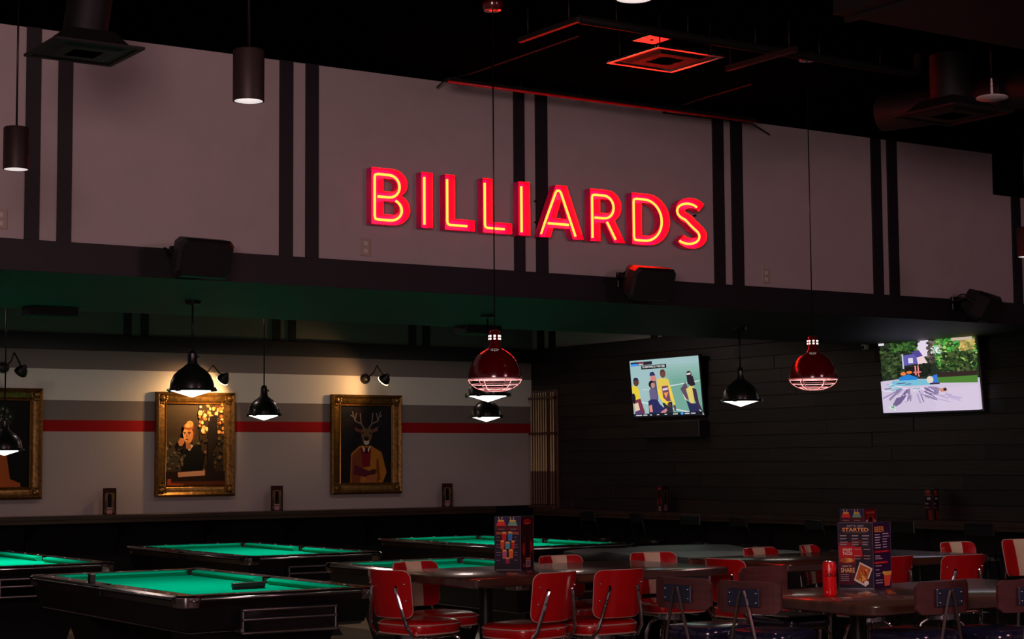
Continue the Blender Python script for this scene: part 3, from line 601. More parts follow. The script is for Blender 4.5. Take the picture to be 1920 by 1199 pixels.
# ------------------------------------------------------------------ televisions
def tv1(w, h):
    P = Print(w, h, (158, 190, 192))
    X = lambda x: (x-150)/1020; Yv = lambda x, y: (y-(225-(x-115)*.068))/ (855)
    q = lambda *pts: [(X(x), Yv(x, y)) for x, y in pts]
    for i in range(6): P.rect(.45+i*.03, .12+.05*i, 1, .99, (150-i*7, 186-i*4, 180-i*6))
    P.poly(q((730, 590), (1160, 512), (1160, 525), (730, 603)), (214, 224, 226)); P.poly(q((270, 835), (1000, 975), (1000, 992), (270, 852)), (220, 226, 228)); P.poly(q((300, 650), (420, 645), (420, 658), (300, 665)), (190, 206, 208))
    def person(hx, hy, hr, skin, hair): P.ell(X(hx), Yv(hx, hy), hr/1020, hr*1.5/855, skin); P.poly(q((hx-hr, hy-hr*.5), (hx-hr*.6, hy-hr*1.4), (hx+hr*.5, hy-hr*1.5), (hx+hr, hy-hr*.6)), hair)
    P.poly(q((150, 610), (200, 590), (255, 640), (275, 800), (160, 830)), (228, 200, 60)); P.poly(q((160, 830), (270, 790), (325, 1000), (300, 1030), (170, 1035)), (120, 52, 70)); P.poly(q((165, 880), (230, 850), (250, 960), (175, 1000)), (226, 200, 170)); P.poly(q((180, 990), (260, 960), (290, 1030), (180, 1035)), (92, 60, 110)); person(225, 540, 44, (88, 58, 48), (36, 40, 66))
    P.ell(X(168), Yv(168, 790), .03, .09, (26, 22, 34))
    P.ell(X(492), Yv(492, 495), .045, .075, (206, 130, 120)); P.poly(q((440, 450), (450, 395), (500, 385), (530, 440)), (44, 46, 98)); P.poly(q((450, 540), (530, 520), (545, 800), (440, 820)), (84, 78, 110))
    P.poly(q((415, 680), (430, 640), (520, 650), (530, 800), (420, 820)), (104, 92, 130)); P.ell(X(460), Yv(460, 575), .045, .065, (30, 22, 24)); P.ell(X(478), Yv(478, 590), .03, .05, (190, 136, 120))
    P.poly(q((540, 510), (600, 480), (710, 490), (745, 640), (735, 840), (610, 860), (545, 720)), (226, 196, 84)); P.poly(q((610, 600), (700, 590), (725, 820), (620, 830)), (120, 66, 96)); P.poly(q((620, 640), (695, 620), (700, 650), (620, 670)), (220, 214, 220)); P.poly(q((630, 700), (700, 690), (660, 780)), (232, 150, 90)); P.poly(q((600, 850), (740, 830), (750, 1040), (650, 1040)), (40, 44, 58))
    P.poly(q((540, 640), (580, 640), (590, 740), (690, 850), (670, 890), (560, 780)), (240, 206, 70)); P.poly(q((715, 560), (745, 640), (790, 880), (760, 890), (725, 740)), (240, 206, 70)); P.poly(q((670, 850), (720, 870), (725, 915), (680, 910)), (90, 56, 54)); P.poly(q((755, 880), (790, 880), (795, 960), (770, 960)), (96, 62, 72)); person(640, 415, 42, (110, 70, 62), (90, 56, 50))
    P.poly(q((390, 830), (430, 800), (530, 800), (560, 870), (650, 950), (620, 1030), (390, 1030)), (40, 44, 92)); P.poly(q((395, 900), (440, 880), (445, 990), (400, 990)), (226, 140, 120)); P.poly(q((560, 990), (650, 930), (665, 960), (600, 1030)), (206, 130, 140))
    P.poly(q((880, 640), (960, 540), (990, 620), (1000, 800), (950, 790)), (96, 74, 96)); P.poly(q((960, 640), (1050, 580), (1090, 640), (1060, 860), (1000, 860), (980, 740)), (220, 200, 110)); P.poly(q((905, 700), (960, 800), (1010, 860), (990, 870), (930, 780)), (236, 214, 190)); P.poly(q((1050, 620), (1105, 640), (1130, 840), (1175, 960), (1140, 970), (1070, 800)), (64, 44, 62)); P.poly(q((950, 800), (1020, 850), (1110, 850), (1140, 1015), (1000, 1020)), (44, 44, 84)); P.poly(q((1125, 930), (1160, 960), (1190, 1010), (1150, 1010)), (224, 220, 220))
    P.ell(X(1020), Yv(1020, 430), .038, .065, (60, 40, 46)); P.poly(q((985, 440), (1075, 450), (1100, 580), (1040, 600), (990, 560)), (40, 32, 44)); P.poly(q((985, 415), (1045, 400), (1045, 425), (990, 435)), (236, 226, 230))
    P.rect(0, .945, 1, 1, (22, 26, 34))
    for x0, x1 in ((185, 280), (300, 360), (400, 430), (505, 540), (620, 655), (745, 815), (915, 985), (1005, 1070)): P.rect(X(x0), .962, X(x1), .98, (196, 200, 210))
    P.poly([(.69, .968), (.713, .93), (.736, .968), (.713, .998)], (70, 150, 240))
    P.rect(.02, .03, .34, .09, (40, 34, 44)); P.rect(.02, .06, .13, .10, (64, 150, 240)); P.rect(.13, .03, .22, .06, (120, 50, 70)); P.rect(.14, .065, .21, .08, (220, 214, 214)); P.rect(.175, .10, .545, .165, (20, 18, 20))
    P.text('TO NEWTOWN, EL IF THEY NEED', .19, .112, .335, .040, (240, 240, 240))
    return P
def tv2(w, h):
    r = random.Random(5); P = Print(w, h, (38, 48, 34))
    P.rect(0, .58, 1, 1, (206, 190, 214)); P.poly([(.38, .0), (.52, .0), (.52, .25), (.40, .26)], (228, 214, 232))
    def blobs(n, x0, x1, y0, y1, s, cs):
        for _ in range(n*4):
            c = r.choice(cs); k = r.uniform(.75, 1.25); a, b = s*r.uniform(.25, .75), s*r.uniform(.25, .75)*1.4
            P.k -= 1 if r.random() < .8 else 0
            P.ell(min(max(r.uniform(x0, x1), a), 1-a), max(r.uniform(y0, y1), b), a, b, tuple(min(255, int(v*k)) for v in c), 7, r.uniform(0, 3)); P.k += 0
    blobs(60, .0, .24, .08, .52, .035, [(30, 44, 26), (48, 66, 36), (66, 84, 48), (24, 32, 22)]); blobs(30, .12, .42, .02, .16, .035, [(40, 70, 34), (30, 48, 28), (70, 110, 50)])
    P.poly([(.24, .22), (.42, .20), (.44, .34), (.25, .36)], (98, 92, 172)); P.poly([(.34, .18), (.42, .16), (.46, .25), (.40, .27)], (84, 72, 150)); P.rect(.30, .26, .35, .33, (222, 214, 232)); P.rect(.235, .2, .25, .4, (196, 196, 226)); P.poly([(.39, .26), (.46, .24), (.50, .34), (.40, .36)], (236, 208, 210))
    P.rect(.26, .38, .52, .52, (28, 26, 30)); P.rect(.36, .37, .376, .50, (232, 140, 130)); P.rect(.39, .37, .405, .52, (232, 140, 130)); P.rect(.345, .45, .45, .47, (226, 120, 120)); blobs(22, .42, .52, .36, .5, .03, [(24, 32, 24), (40, 44, 36)])
    blobs(30, .52, .64, .06, .34, .03, [(84, 70, 66), (60, 54, 48), (110, 96, 90)]); blobs(80, .60, 1.0, .02, .42, .035, [(64, 150, 56), (90, 186, 80), (50, 110, 44), (150, 176, 90), (60, 90, 44)]); blobs(50, .66, 1.0, .22, .56, .035, [(56, 84, 40), (40, 58, 34), (84, 100, 54), (30, 40, 26)]); blobs(14, .85, 1.0, .05, .2, .03, [(170, 150, 80), (196, 170, 100)])
    blobs(10, .56, .66, .12, .22, .016, [(226, 226, 232), (190, 210, 200)]); P.rect(.62, .48, 1, .56, (52, 40, 36)); P.rect(.60, .545, 1, .64, (78, 128, 52)); P.rect(.78, .03, .98, .07, (196, 180, 160)); P.rect(.01, .01, .07, .06, (226, 226, 230))
    P.poly([(0, .56), (.2, .54), (.55, .56), (.62, .62), (1, .64), (1, 1), (0, 1)], (208, 194, 218)); P.poly([(.13, .56), (.48, .56), (.56, .64), (.1, .64)], (120, 190, 214)); P.poly([(.20, .52), (.30, .48), (.40, .53), (.39, .56), (.20, .56)], (40, 130, 210)); P.ell(.25, .47, .03, .025, (236, 130, 70)); P.ell(.315, .455, .03, .02, (240, 130, 60)); P.poly([(.51, .54), (.60, .50), (.61, .62), (.52, .62)], (60, 120, 210)); P.ell(.525, .57, .035, .05, (226, 214, 196)); P.rect(.52, .615, .62, .635, (60, 40, 70))
    for _ in range(26): x, y = r.uniform(0, .55), r.uniform(.60, .72); P.line(x, y, x+r.uniform(.03, .1), y-r.uniform(-.02, .02), .008, r.choice([(92, 80, 130), (110, 190, 200), (230, 226, 240), (70, 60, 90)]))
    for _ in range(34):
        x0, y0 = .30+r.uniform(-.12, .3), r.uniform(.66, .78); dx = (x0-.32)*r.uniform(.6, 1.5)+r.uniform(-.02, .02); P.line(x0, y0, x0+dx, y0+r.uniform(.06, .20), r.uniform(.008, .03), r.choice([(150, 134, 178), (176, 160, 200), (120, 104, 150), (220, 206, 230), (140, 126, 160)]))
    P.poly([(.08, .96), (.16, .80), (.28, .76), (.20, .88)], (112, 98, 140)); P.poly([(.60, .70), (.68, .69), (.70, .73), (.64, .745)], (206, 140, 120)); P.ell(.675, .71, .018, .022, (60, 36, 40)); blobs(6, .08, .14, .9, .96, .012, [(150, 214, 170), (190, 214, 200)])
    P.poly([(.62, .70), (1, .66), (1, 1), (.55, 1)], (214, 198, 222)); P.poly([(.60, .70), (.68, .69), (.70, .73), (.64, .745)], (206, 140, 120)); P.ell(.675, .71, .018, .022, (60, 36, 40))
    for _ in range(10): x, y = r.uniform(.55, .7), r.uniform(.74, .84); P.line(x, y, x+r.uniform(.05, .16), y+r.uniform(.02, .06), .008, (186, 168, 208))
    return P
def make_tv(label, yc, z0, z1, w, pf):
    h = (z1-z0)/math.cos(.09); t = thing('television', label, 'television', (XR-.06, yc, z0), -math.pi/2)
    M = rot('X', .09); bz = .016
    MB().box(-w/2-bz, w/2+bz, -.01, .035, -bz-.006, h+bz, .006).xf(M).build('bezel', 'black_plastic', t, False)
    MB().box(-w*.3, w*.3, .034, .06, h*.15, h*.7, .01).xf(M).build('rear_housing', 'black_plastic', t, False)
    MB().box(-.2, .2, .05, .075, h*.3, h*.6).build('wall_mount', 'black_metal', t, False)
    MB().tube([(0, .03, h*.5), (0, .06, h*.45)], .04, 8).build('mount_arm', 'black_metal', t)
    pf(w, h).build('screen', 'screen', t, M @ tr(0, -.0105, 0))
make_tv('television showing a football huddle above the black box', (16.88+15.60)/2, 2.135, 2.800, 1.27, tv1)
make_tv('television showing trees and water splashing on a drive', (12.79+11.53)/2, 2.075, 2.785, 1.25, tv2)
tag(MB().box(XR-.16, XR-.02, 15.58, 16.70, 1.88, 2.07, .01).build('media_box', 'black_plastic', None, False), 'long black box on the plank wall below the football television', 'media box')
q = at(1622, 650, 0, XR-.05)
s = thing('motion_sensor', 'small white motion sensor on the plank wall by the splash television', 'sensor', (XR-.02, q.y, q.z)); MB().box(-.06, .0, -.035, .035, -.03, .03, .012).build('housing', 'white_plastic', s); MB().ball((-.06, 0, -.012), .018, 10, 6).build('lens', 'black_plastic', s)
# ------------------------------------------------------------------ cue rack and cues in the corner
t = thing('cue_rack', 'dark wooden cue rack on the plank wall beside the corner', 'cue rack', (XR-.022, 18.49, 1.03))
MB().box(-.03, .01, 0, .56, 0, 1.5, .006).build('back_board', 'cue_butt', t, False); MB().box(-.10, -.01, 0, .56, .0, .035, .005).build('foot_shelf', 'cue_butt', t, False); 
for z, r in ((.93, .0112), (1.38, .0090)):      # cues stand between a rear rail and a front bar joined at the ends
    rl = MB().box(-.062+r, -.028, 0, .56, z, z+.03, .003).build('clip_rail', 'cue_butt', t, False)
    MB().box(-.090, -.064-r, 0, .56, z, z+.03, .003).build('front_bar', 'cue_butt', rl, False)
    for y0 in (0, .548): MB().box(-.088, -.03, y0, y0+.012, z+.002, z+.028).build('end_block', 'cue_butt', rl, False)
c0 = None
for i in range(10):
    if i == 2: continue
    y = 18.49+.034+i*.0546
    lab = 'maple pool cue standing upright in the corner rack'
    if c0 is None:
        c0 = thing('pool_cue', lab, 'pool cue', (XR-.085, y, 1.0765), 0, 'cues in the corner rack')
        MB().cyl((0, 0, 0), (0, 0, .42), .0165, .014, 10).build('butt', 'cue_butt', c0); MB().cyl((0, 0, .42), (0, 0, 1.40), .0138, .0085, 10).build('shaft', 'cue_maple', c0); MB().cyl((0, 0, 1.40), (0, 0, 1.42), .0085, .007, 8).build('tip', 'white_plastic', c0); MB().cyl((0, 0, -.012), (0, 0, .004), .015, .017, 10).build('bumper', 'pocket_leather', c0)
    else: dup(c0, (XR-.085, y, 1.0765), 0, lab)
# ------------------------------------------------------------------ menu stands
def menu_print(kind, w, h):
    r = random.Random(kind*3+1)
    if kind == 'a': pass
    if kind == 1:      # cocktails front
        P = Print(w, h, (34, 22, 44)); P.rect(0, 0, 1, .20, (44, 32, 84)); P.rect(0, .16, 1, .26, (86, 20, 34))
        for x, c in ((.25, (226, 54, 52)), (.70, (124, 176, 140))): P.poly([(x-.19, .17), (x-.12, .08), (x+.12, .08), (x+.19, .17)], c); P.rect(x-.12, .06, x+.12, .09, (226, 190, 70)); P.line(x-.05, .07, x-.1, 0.005, .004, (226, 200, 120)); P.line(x+.02, .07, x+.05, 0.005, .004, (226, 200, 120))
        P.rect(.12, .225, .38, .24, (150, 120, 130)); P.rect(.60, .225, .84, .24, (150, 120, 130)); P.text('SIGNATURE COCKTAILS', .06, .285, .88, .05, (236, 120, 70))
        for x, y, hw, hh, c in ((.37, .37, .09, .09, (200, 24, 30)), (.60, .365, .09, .09, (60, 130, 196)), (.30, .53, .08, .09, (226, 70, 30)), (.50, .54, .10, .07, (84, 166, 178)), (.71, .53, .07, .08, (196, 30, 40)), (.38, .71, .09, .09, (186, 96, 126)), (.63, .70, .09, .09, (230, 110, 40)), (.50, .83, .09, .06, (150, 40, 70))):
            P.poly([(x-hw, y-hh*.7), (x+hw, y-hh*.7), (x+hw*.8, y+hh), (x-hw*.8, y+hh)], c); P.ell(x, y-hh*.75, hw*.9, hh*.25, (236, 170, 80), 10)
        for y in (.38, .44, .52, .57, .67, .72, .82):
            P.rect(.06, y, .06+r.uniform(.12, .2), y+.012, (130, 110, 130)); P.rect(.76, y, .76+r.uniform(.1, .18), y+.012, (130, 110, 130))
        P.rect(0, .90, 1, 1, (24, 16, 30))
    elif kind == 2:    # drink side, tall bottle
        P = Print(w, h, (58, 14, 20)); P.ell(.5, .1, .32, .06, (150, 26, 30)); P.rect(.25, .12, .75, .14, (200, 90, 60)); P.poly([(.25, .5), (.5, .2), (.8, .45), (.9, .8), (.2, .8)], (92, 28, 26)); P.rect(.36, .16, .66, .80, (40, 18, 26)); P.ell(.2, .62, .1, .12, (170, 40, 36)); P.ell(.82, .58, .12, .12, (160, 24, 30)); P.rect(.38, .79, .74, .82, (214, 120, 70)); P.rect(.36, .83, .74, .97, (188, 150, 158)); P.rect(.42, .85, .68, .95, (120, 90, 110)); P.rect(.1, .9, .3, .97, (110, 60, 70))
    elif kind == 3:    # starters
        P = Print(w, h, (30, 22, 42)); P.text("LET'S GET", .27, .03, .5, .030, (170, 160, 170)); P.text('STARTED', .13, .075, .76, .058, (250, 170, 100)); P.rect(.17, .147, .83, .153, (150, 100, 90))
        P.poly([(.02, .30), (.5, .30), (.5, .66), (.02, .66)], (150, 16, 26)); P.poly([(.0, .36), (.68, .37), (.70, .52), (.0, .54)], (190, 20, 26)); P.rect(.38, .26, .70, .34, (92, 20, 26)); P.rect(.02, .62, .5, .95, (84, 18, 40))
        P.text('STREET', .13, .395, .28, .045, (240, 220, 210)); P.text('TACOS', .13, .45, .28, .045, (240, 220, 210)); P.ell(.26, .575, .2, .038, (200, 120, 50)); P.ell(.16, .575, .07, .03, (160, 80, 30)); P.ell(.34, .57, .07, .03, (222, 160, 80))
        P.text('READY TO', .12, .655, .26, .022, (220, 200, 190)); P.text('SHARE', .07, .69, .40, .075, (248, 190, 120))
        for y in (.19, .235, .29, .325):
            for x in (.06, .40, .70): P.rect(x, y, x+r.uniform(.15, .22), y+.012, (176, 160, 166)); P.rect(x, y+.018, x+r.uniform(.12, .2), y+.024, (96, 84, 100))
        for y in (.40, .50, .545):
            for x in (.46, .74): P.rect(x, y, x+.18, y+.010, (190, 150, 150))
        for y in (.79, .82, .85, .88): P.rect(.06, y, .30, y+.010, (160, 146, 160))
        P.poly([(.62, .60), (.98, .70), (.78, .98), (.44, .88)], (232, 222, 210)); P.poly([(.63, .63), (.93, .71), (.76, .94), (.49, .86)], (190, 96, 36))
        for _ in range(26): P.ell(r.uniform(.58, .84), r.uniform(.70, .88), .03, .022, r.choice([(230, 160, 50), (240, 190, 90), (150, 50, 24), (206, 110, 40), (180, 30, 30)]), 7)
        P.ell(.80, .92, .07, .035, (240, 236, 230))
    elif kind == 4:    # beer
        P = Print(w, h, (52, 24, 62)); P.text('BEER', .08, .06, .55, .085, (250, 150, 50))
        for i in range(6): P.rect(.08, .18+i*.04, .08+r.uniform(.25, .36), .192+i*.04, (226, 214, 220)); P.rect(.52, .17+i*.041, .52+r.uniform(.2, .42), .182+i*.041, (206, 190, 206))
        P.rect(.0, .43, .9, .465, (150, 14, 34)); P.rect(.0, .60, .8, .635, (190, 16, 40)); P.text('SELTZERS', .08, .605, .6, .025, (240, 80, 80)); P.text('CRAFT DRAFTS', .08, .435, .7, .025, (240, 70, 80))
        for y in (.50, .525, .55, .66, .72, .78, .81, .88, .92): P.rect(.06, y, .06+r.uniform(.22, .45), y+.012, (190, 176, 196))
        P.poly([(.52, .78), (.95, .78), (.86, .985), (.56, .985)], (236, 84, 60)); P.poly([(.5, .76), (.98, .76), (.95, .82), (.53, .82)], (246, 170, 80)); P.ell(.55, .775, .12, .02, (250, 200, 90))
    elif kind == 5:    # ornate bottle card on the ledges
        P = Print(w, h, (44, 22, 16)); P.rect(.06, .04, .94, .12, (66, 30, 16)); P.poly([(.14, .16), (.86, .16), (.9, .95), (.1, .95)], (96, 72, 60)); P.ell(.22, .35, .08, .14, (120, 84, 44)); P.ell(.80, .32, .08, .14, (130, 92, 40)); P.poly([(.30, .28), (.36, .17), (.64, .17), (.70, .28), (.70, .72), (.30, .72)], (120, 104, 100)); P.poly([(.34, .30), (.40, .2), (.60, .2), (.66, .30), (.66, .72), (.34, .72)], (26, 18, 24)); P.rect(.28, .74, .74, .79, (170, 146, 138)); P.rect(.30, .82, .70, .98, (178, 132, 140)); P.rect(.08, .55, .26, .8, (70, 48, 48))
    elif kind == 6:    # red fruit top card
        P = Print(w, h, (58, 18, 30)); P.rect(0, 0, 1, .34, (120, 20, 34)); P.text('FLAVOR', .15, .05, .7, .05, (236, 120, 90)); P.poly([(.12, .34), (.3, .14), (.72, .14), (.9, .34)], (200, 60, 50)); P.rect(.34, .16, .66, .34, (40, 26, 34)); P.ell(.18, .28, .1, .06, (220, 200, 190)); P.ell(.84, .28, .1, .06, (230, 130, 70))
        for y in (.45, .5, .6, .65, .75, .8): P.rect(.12, y, .8, y+.015, (170, 120, 120))
    else:              # dim card on the plank-wall ledge
        P = Print(w, h, (46, 34, 44)); P.ell(.4, .1, .3, .06, (190, 96, 60)); P.rect(.1, .17, .8, .24, (150, 74, 70)); P.rect(.3, .28, .72, .36, (200, 184, 196)); P.rect(.08, .46, .45, .51, (190, 130, 150)); P.text('MENU', .08, .58, .6, .07, (176, 84, 74)); P.poly([(.42, .7), (.8, .7), (.98, 1), (.45, 1)], (150, 50, 36))
    return P
def menu_stand(label, a, b, c, z, h, prints, group='menu stands'):
    """three-sided card tower; a, b, c = floor plan corners, seen sides a-b and b-c"""
    o = Vector(((a[0]+b[0]+c[0])/3, (a[1]+b[1]+c[1])/3, 0)); t = thing('menu_stand', label, 'menu stand', (o.x, o.y, z), 0, group)
    for (p, q), pr in zip(((a, b), (b, c), (c, a)), prints):
        P0 = Vector((*p, 0))-o; Q0 = Vector((*q, 0))-o; L = (Q0-P0).length; ang = math.atan2(Q0.y-P0.y, Q0.x-P0.x)
        M = Matrix.Translation((P0+Q0)/2) @ rot('Z', ang)
        pn = MB().box(-L/2, L/2, .0, .004, 0, h).xf(M).build('card_panel', 'menu_edge', t, False)
        menu_print(pr, L-.004, h-.006).build('card_print', 'print', pn, M @ tr(0, -.0008, .004))
ZT = .98
def gp(px, py, z=ZT): v = at(px, py, 2, z); return (v.x, v.y)
def tri(px, py, z, wa, turn, turn2):
    """near corner at the pixel; first side wa wide faces roughly the camera"""
    b = Vector(gp(px, py, z)); d1 = Vector((math.cos(turn), math.sin(turn))); a = b - d1*wa
    c = b + Vector((math.cos(turn2), math.sin(turn2)))*wa
    return tuple(a), tuple(b), tuple(c)
# ------------------------------------------------------------------ dining tables
def make_table(label, x0, x1, y0, y1):
    t = thing('dining_table', label, 'table', ((x0+x1)/2, (y0+y1)/2, 0), 0, 'wooden dining tables'); W, D = (x1-x0)/2, (y1-y0)/2
    def ring(i, z, r=.06): return [(sx*(W-i-r)+r*math.cos(a), sy*(D-i-r)+r*math.sin(a), z) for sx, sy, a0 in ((1, 1, 0), (-1, 1, 90), (-1, -1, 180), (1, -1, 270)) for a in [math.radians(a0+k*22.5) for k in range(5)]]
    MB().loft([ring(.012, ZT-.05), ring(0, ZT-.042), ring(0, ZT-.008), ring(.008, ZT)]).build('table_top', 'table_wood', t)
    for s in (-1, 1):
        MB().cyl((s*W*.55, 0, .03), (s*W*.55, 0, ZT-.06), .038, n=18).build('column', 'black_metal', t)
        MB().box(s*W*.55-.2, s*W*.55+.2, -.2, .2, ZT-.062, ZT-.05).build('top_plate', 'black_metal', t, False)
        MB().lathe([(.185, 0), (.185, .012), (.15, .028), (.05, .04)], 28, (s*W*.55, 0, 0), True, True).build('base', 'black_metal', t)
make_table('wooden dining table with a cocktail menu, ringed by red vinyl stools', 5.20, 7.02, 8.16, 9.18)
make_table('wooden dining table between the pool tables and the table with the red can', 7.42, 9.22, 8.12, 9.10)
make_table('glossy wooden dining table holding the red can and the starters menu', 5.58, 7.30, 5.57, 6.55)
a, b_, c = tri(977, 1069.5, ZT, .155, -.66, .48)
menu_stand('three sided cocktail menu tower on the table ringed by red stools', a, b_, c, ZT, .31, (1, 2, 2))
a, b_, c = tri(1639, 1105, ZT, .17, -.80, .26)
menu_stand('starters and beer menu tower standing beside the red can', a, b_, c, ZT, .32, (3, 4, 3))
a, b_, c = tri(1622, 1046, ZT, .155, -.76, .26)
menu_stand('drinks menu tower rising just behind the starters menu', a, b_, c, ZT, .31, (1, 6, 1))
for px, py, z, lab, k, tn in ((214, 967, 1.07, 'bottle print menu card on the ledge left of the man portrait', 5, 0), (526, 958, 1.07, 'bottle print menu card on the ledge between the two right-hand portraits', 5, 0), (844, 951, 1.07, 'bottle print menu card on the ledge right of the deer portrait', 5, 0)):
    v = at(px, py, 1, YB-.10); a = (v.x-.155, YB-.16); b_ = (v.x, YB-.16); c = (v.x-.06, YB-.04); menu_stand(lab, a, b_, c, 1.068, .29, (k, k, k), 'menu cards on the ledges')
v = at(1246, 955, 0, XR-.15); menu_stand('dim menu card on the plank wall ledge under the football television', (v.x-.03, v.y+.10), (v.x-.08, v.y-.06), (v.x+.06, v.y-.0), 1.03, .30, (2, 5, 5), 'menu cards on the ledges')
v = at(1753, 975, 0, XR-.15); menu_stand('dim menu card on the plank wall ledge under the splash television', (v.x-.03, v.y+.10), (v.x-.08, v.y-.06), (v.x+.06, v.y-.0), 1.03, .30, (7, 7, 7), 'menu cards on the ledges')
# soda can
v = gp(1556, 1119); t = thing('soda_can', 'tall red soda can with black script on the glossy table', 'can', (v[0], v[1], ZT))
MB().lathe([(.024, 0), (.028, .004), (.0315, .012), (.0315, .142), (.027, .156), (.0265, .158)], 28, cap0=True).build('body', 'can_red', t); MB().lathe([(.0265, .157), (.0275, .160), (.0262, .161), (.025, .156), (.0005, .156)], 28).build('lid', 'can_alu', t)
MB().torus((.004, -.006, .158), .008, .0015, 12, 5).build('pull_tab', 'can_alu', t)
P = Print(.10, .14, (190, 8, 12)); P.polys = []; P.text('Coca-Cola', .22, .20, .62, .20, (24, 6, 8), .35); P.poly([(.46, .10), (.54, .13), (.48, .16), (.56, .18), (.50, .18), (.44, .155)], (226, 190, 190)); P.rect(.30, .86, .34, .92, (226, 220, 220)); P.rect(.86, .60, .92, .70, (220, 210, 210)); P.rect(.86, .84, .92, .94, (220, 210, 210))
def wrap(p):
    R = .0317 - p[1]*.6; an = -math.pi/2 - .59 + p[0]/.0317; return (R*math.cos(an), R*math.sin(an), p[2]+.006)
P.build('label_print', 'print', t, None, wrap)
# ------------------------------------------------------------------ red vinyl stools
def make_stool(label):
    t = thing('vinyl_stool', label, 'stool', group='red vinyl stools')     # faces +y
    SZ = .725
    def sring(s, z):
        n = 32; out = []
        for i in range(n):
            a = 2*math.pi*i/n; e = 3.6; cx, sy = math.cos(a), math.sin(a); r = 1/((abs(cx)**e+abs(sy)**e)**(1/e)); out.append((.205*s*r*cx, .195*s*r*sy+.02, z))
        return out
    MB().loft([sring(.90, SZ-.075), sring(.97, SZ-.07), sring(1.0, SZ-.05), sring(1.0, SZ-.025), sring(.97, SZ-.010), sring(.86, SZ), sring(.5, SZ+.008)]).build('seat', 'vinyl_red', t)
    pr = sring(1.005, SZ-.022); MB().tube(pr, .004, 6, True).build('seat_piping', 'piping_white', t)
    pr = sring(.975, SZ-.072); MB().tube(pr, .0045, 6, True).build('seat_piping', 'piping_white', t)
    # curved backrest
    Zb, Hb, Wb = .748, .262, .175
    def bp(u, v, off):   # u -1..1, v 0..1
        w = Wb*(.90+.10*v); ang = u*.62; rad = w/.62
        x = rad*math.sin(ang); y = -.205 + rad*(1-math.cos(ang))*1.0 - v*.05
        nx, ny = -math.sin(ang), math.cos(ang)
        return (x+nx*off, y+ny*off, Zb+v*Hb)
    def rc(u, v):        # round the corners of the u,v square
        cu, cv = .26, .34; du, dv = max(abs(u)-(1-cu), 0)/cu, max(abs(v-.5)*2-(1-cv), 0)/cv; L = math.hypot(du, dv)
        if L > 1: du, dv = du/L, dv/L
        su = math.copysign(min(abs(u), 1-cu)+du*cu, u) if abs(u) > 1-cu else u
        sv = .5+math.copysign((1-cv+dv*cv)/2, v-.5) if abs(v-.5)*2 > 1-cv else v
        return su, sv
    nu, nv = 16, 10
    def sheet(u0, u1, off, puff, mname, nm, taper=0.):
        mb = MB(); rows = []
        for off_s in (0, 1):
            for j in range(nv+1):
                for i in range(nu+1):
                    u = u0+(u1-u0)*i/nu; v = j/nv
                    if taper: u *= (1-taper*(1-v))
                    uu, vv = rc(u, v); e = min(1, (1-abs(u))*5, min(v, 1-v)*8 if not taper else 1)
                    rows.append(bp(uu, vv, off[off_s]+(puff*max(0, 1-(u*.9)**4)*max(0, 1-((v-.5)*1.8)**4) if off_s else 0)))
        n = nu+1; N = n*(nv+1); fs = []
        for j in range(nv):
            for i in range(nu):
                fs.append((j*n+i, j*n+i+1, (j+1)*n+i+1, (j+1)*n+i)); fs.append((N+j*n+i, N+(j+1)*n+i, N+(j+1)*n+i+1, N+j*n+i+1))
        bd = [i for i in range(n)] + [j*n+nu for j in range(1, nv+1)] + [nv*n+i for i in range(nu-1, -1, -1)] + [j*n for j in range(nv-1, 0, -1)]
        for k in range(len(bd)): a, b2 = bd[k], bd[(k+1) % len(bd)]; fs.append((a, N+a, N+b2, b2))
        mb.add(rows, fs); return mb.build(nm, mname, t)
    bk = sheet(-1, 1, (-.018, .010), .012, 'vinyl_red', 'backrest')
    st = sheet(-.36, .36, (.004, .0135), .012, 'vinyl_cream', 'cream_stripe', .22); st.parent = bk
    edge = [rc(u, v) for u, v in [(-1+2*i/20, 0) for i in range(20)] + [(1, i/14) for i in range(14)] + [(1-2*i/20, 1) for i in range(20)] + [(-1, 1-i/14) for i in range(14)]]
    MB().tube([bp(u, v, -.014) for u, v in edge], .004, 6, True).build('back_piping', 'piping_white', bk)
    for s in (-1, 1):
        bx, by, bz = bp(s*.52, .62, -.03)
        MB().tube([bp(s*.52, .66, -.022), (bx, by, bz), (s*.125, -.235, .80), (s*.15, -.215, .70), (s*.155, -.17, .645), (s*.15, -.05, .635), (s*.14, .14, .635)], .0105, 8).build('back_post', 'chrome', t)
        MB().ball(bp(s*.80, .72, -.021), .007, 8, 5).build('button', 'chrome', bk); MB().ball(bp(s*.80, .36, -.021), .007, 8, 5).build('button', 'chrome', bk)
    MB().lathe([(.10, .60), (.10, .635), (.12, .64), (.12, .652)], 20, cap0=True, cap1=True).build('swivel_plate', 'chrome_dull', t)
    for k in range(4):
        a = math.pi/4+k*math.pi/2; MB().tube([(r*math.cos(a), r*math.sin(a), z) for r, z in ((.03, .60), (.08, .605), (.13, .57), (.155, .50), (.17, .30), (.19, .012))], .012, 8).build('leg', 'chrome', t)
    MB().torus((0, 0, .28), .170, .009, 32, 8).build('foot_ring', 'chrome', t)
    return t
s0 = make_stool('red vinyl stool at the end of the cocktail menu table, near the brush'); s0.location = (5.03, 8.72, 0)
ST = []
def place(px, Y, rz, lab, X=None, back=.22):
    """back centre seen at pixel column px, standing at depth Y"""
    x = at(px, 1066, 1, Y).x if X is None else X
    dx, dy = -math.sin(rz), math.cos(rz)    # facing
    dup(s0, (x+dx*back, Y+dy*back, 0), rz, lab, 'red vinyl stools')
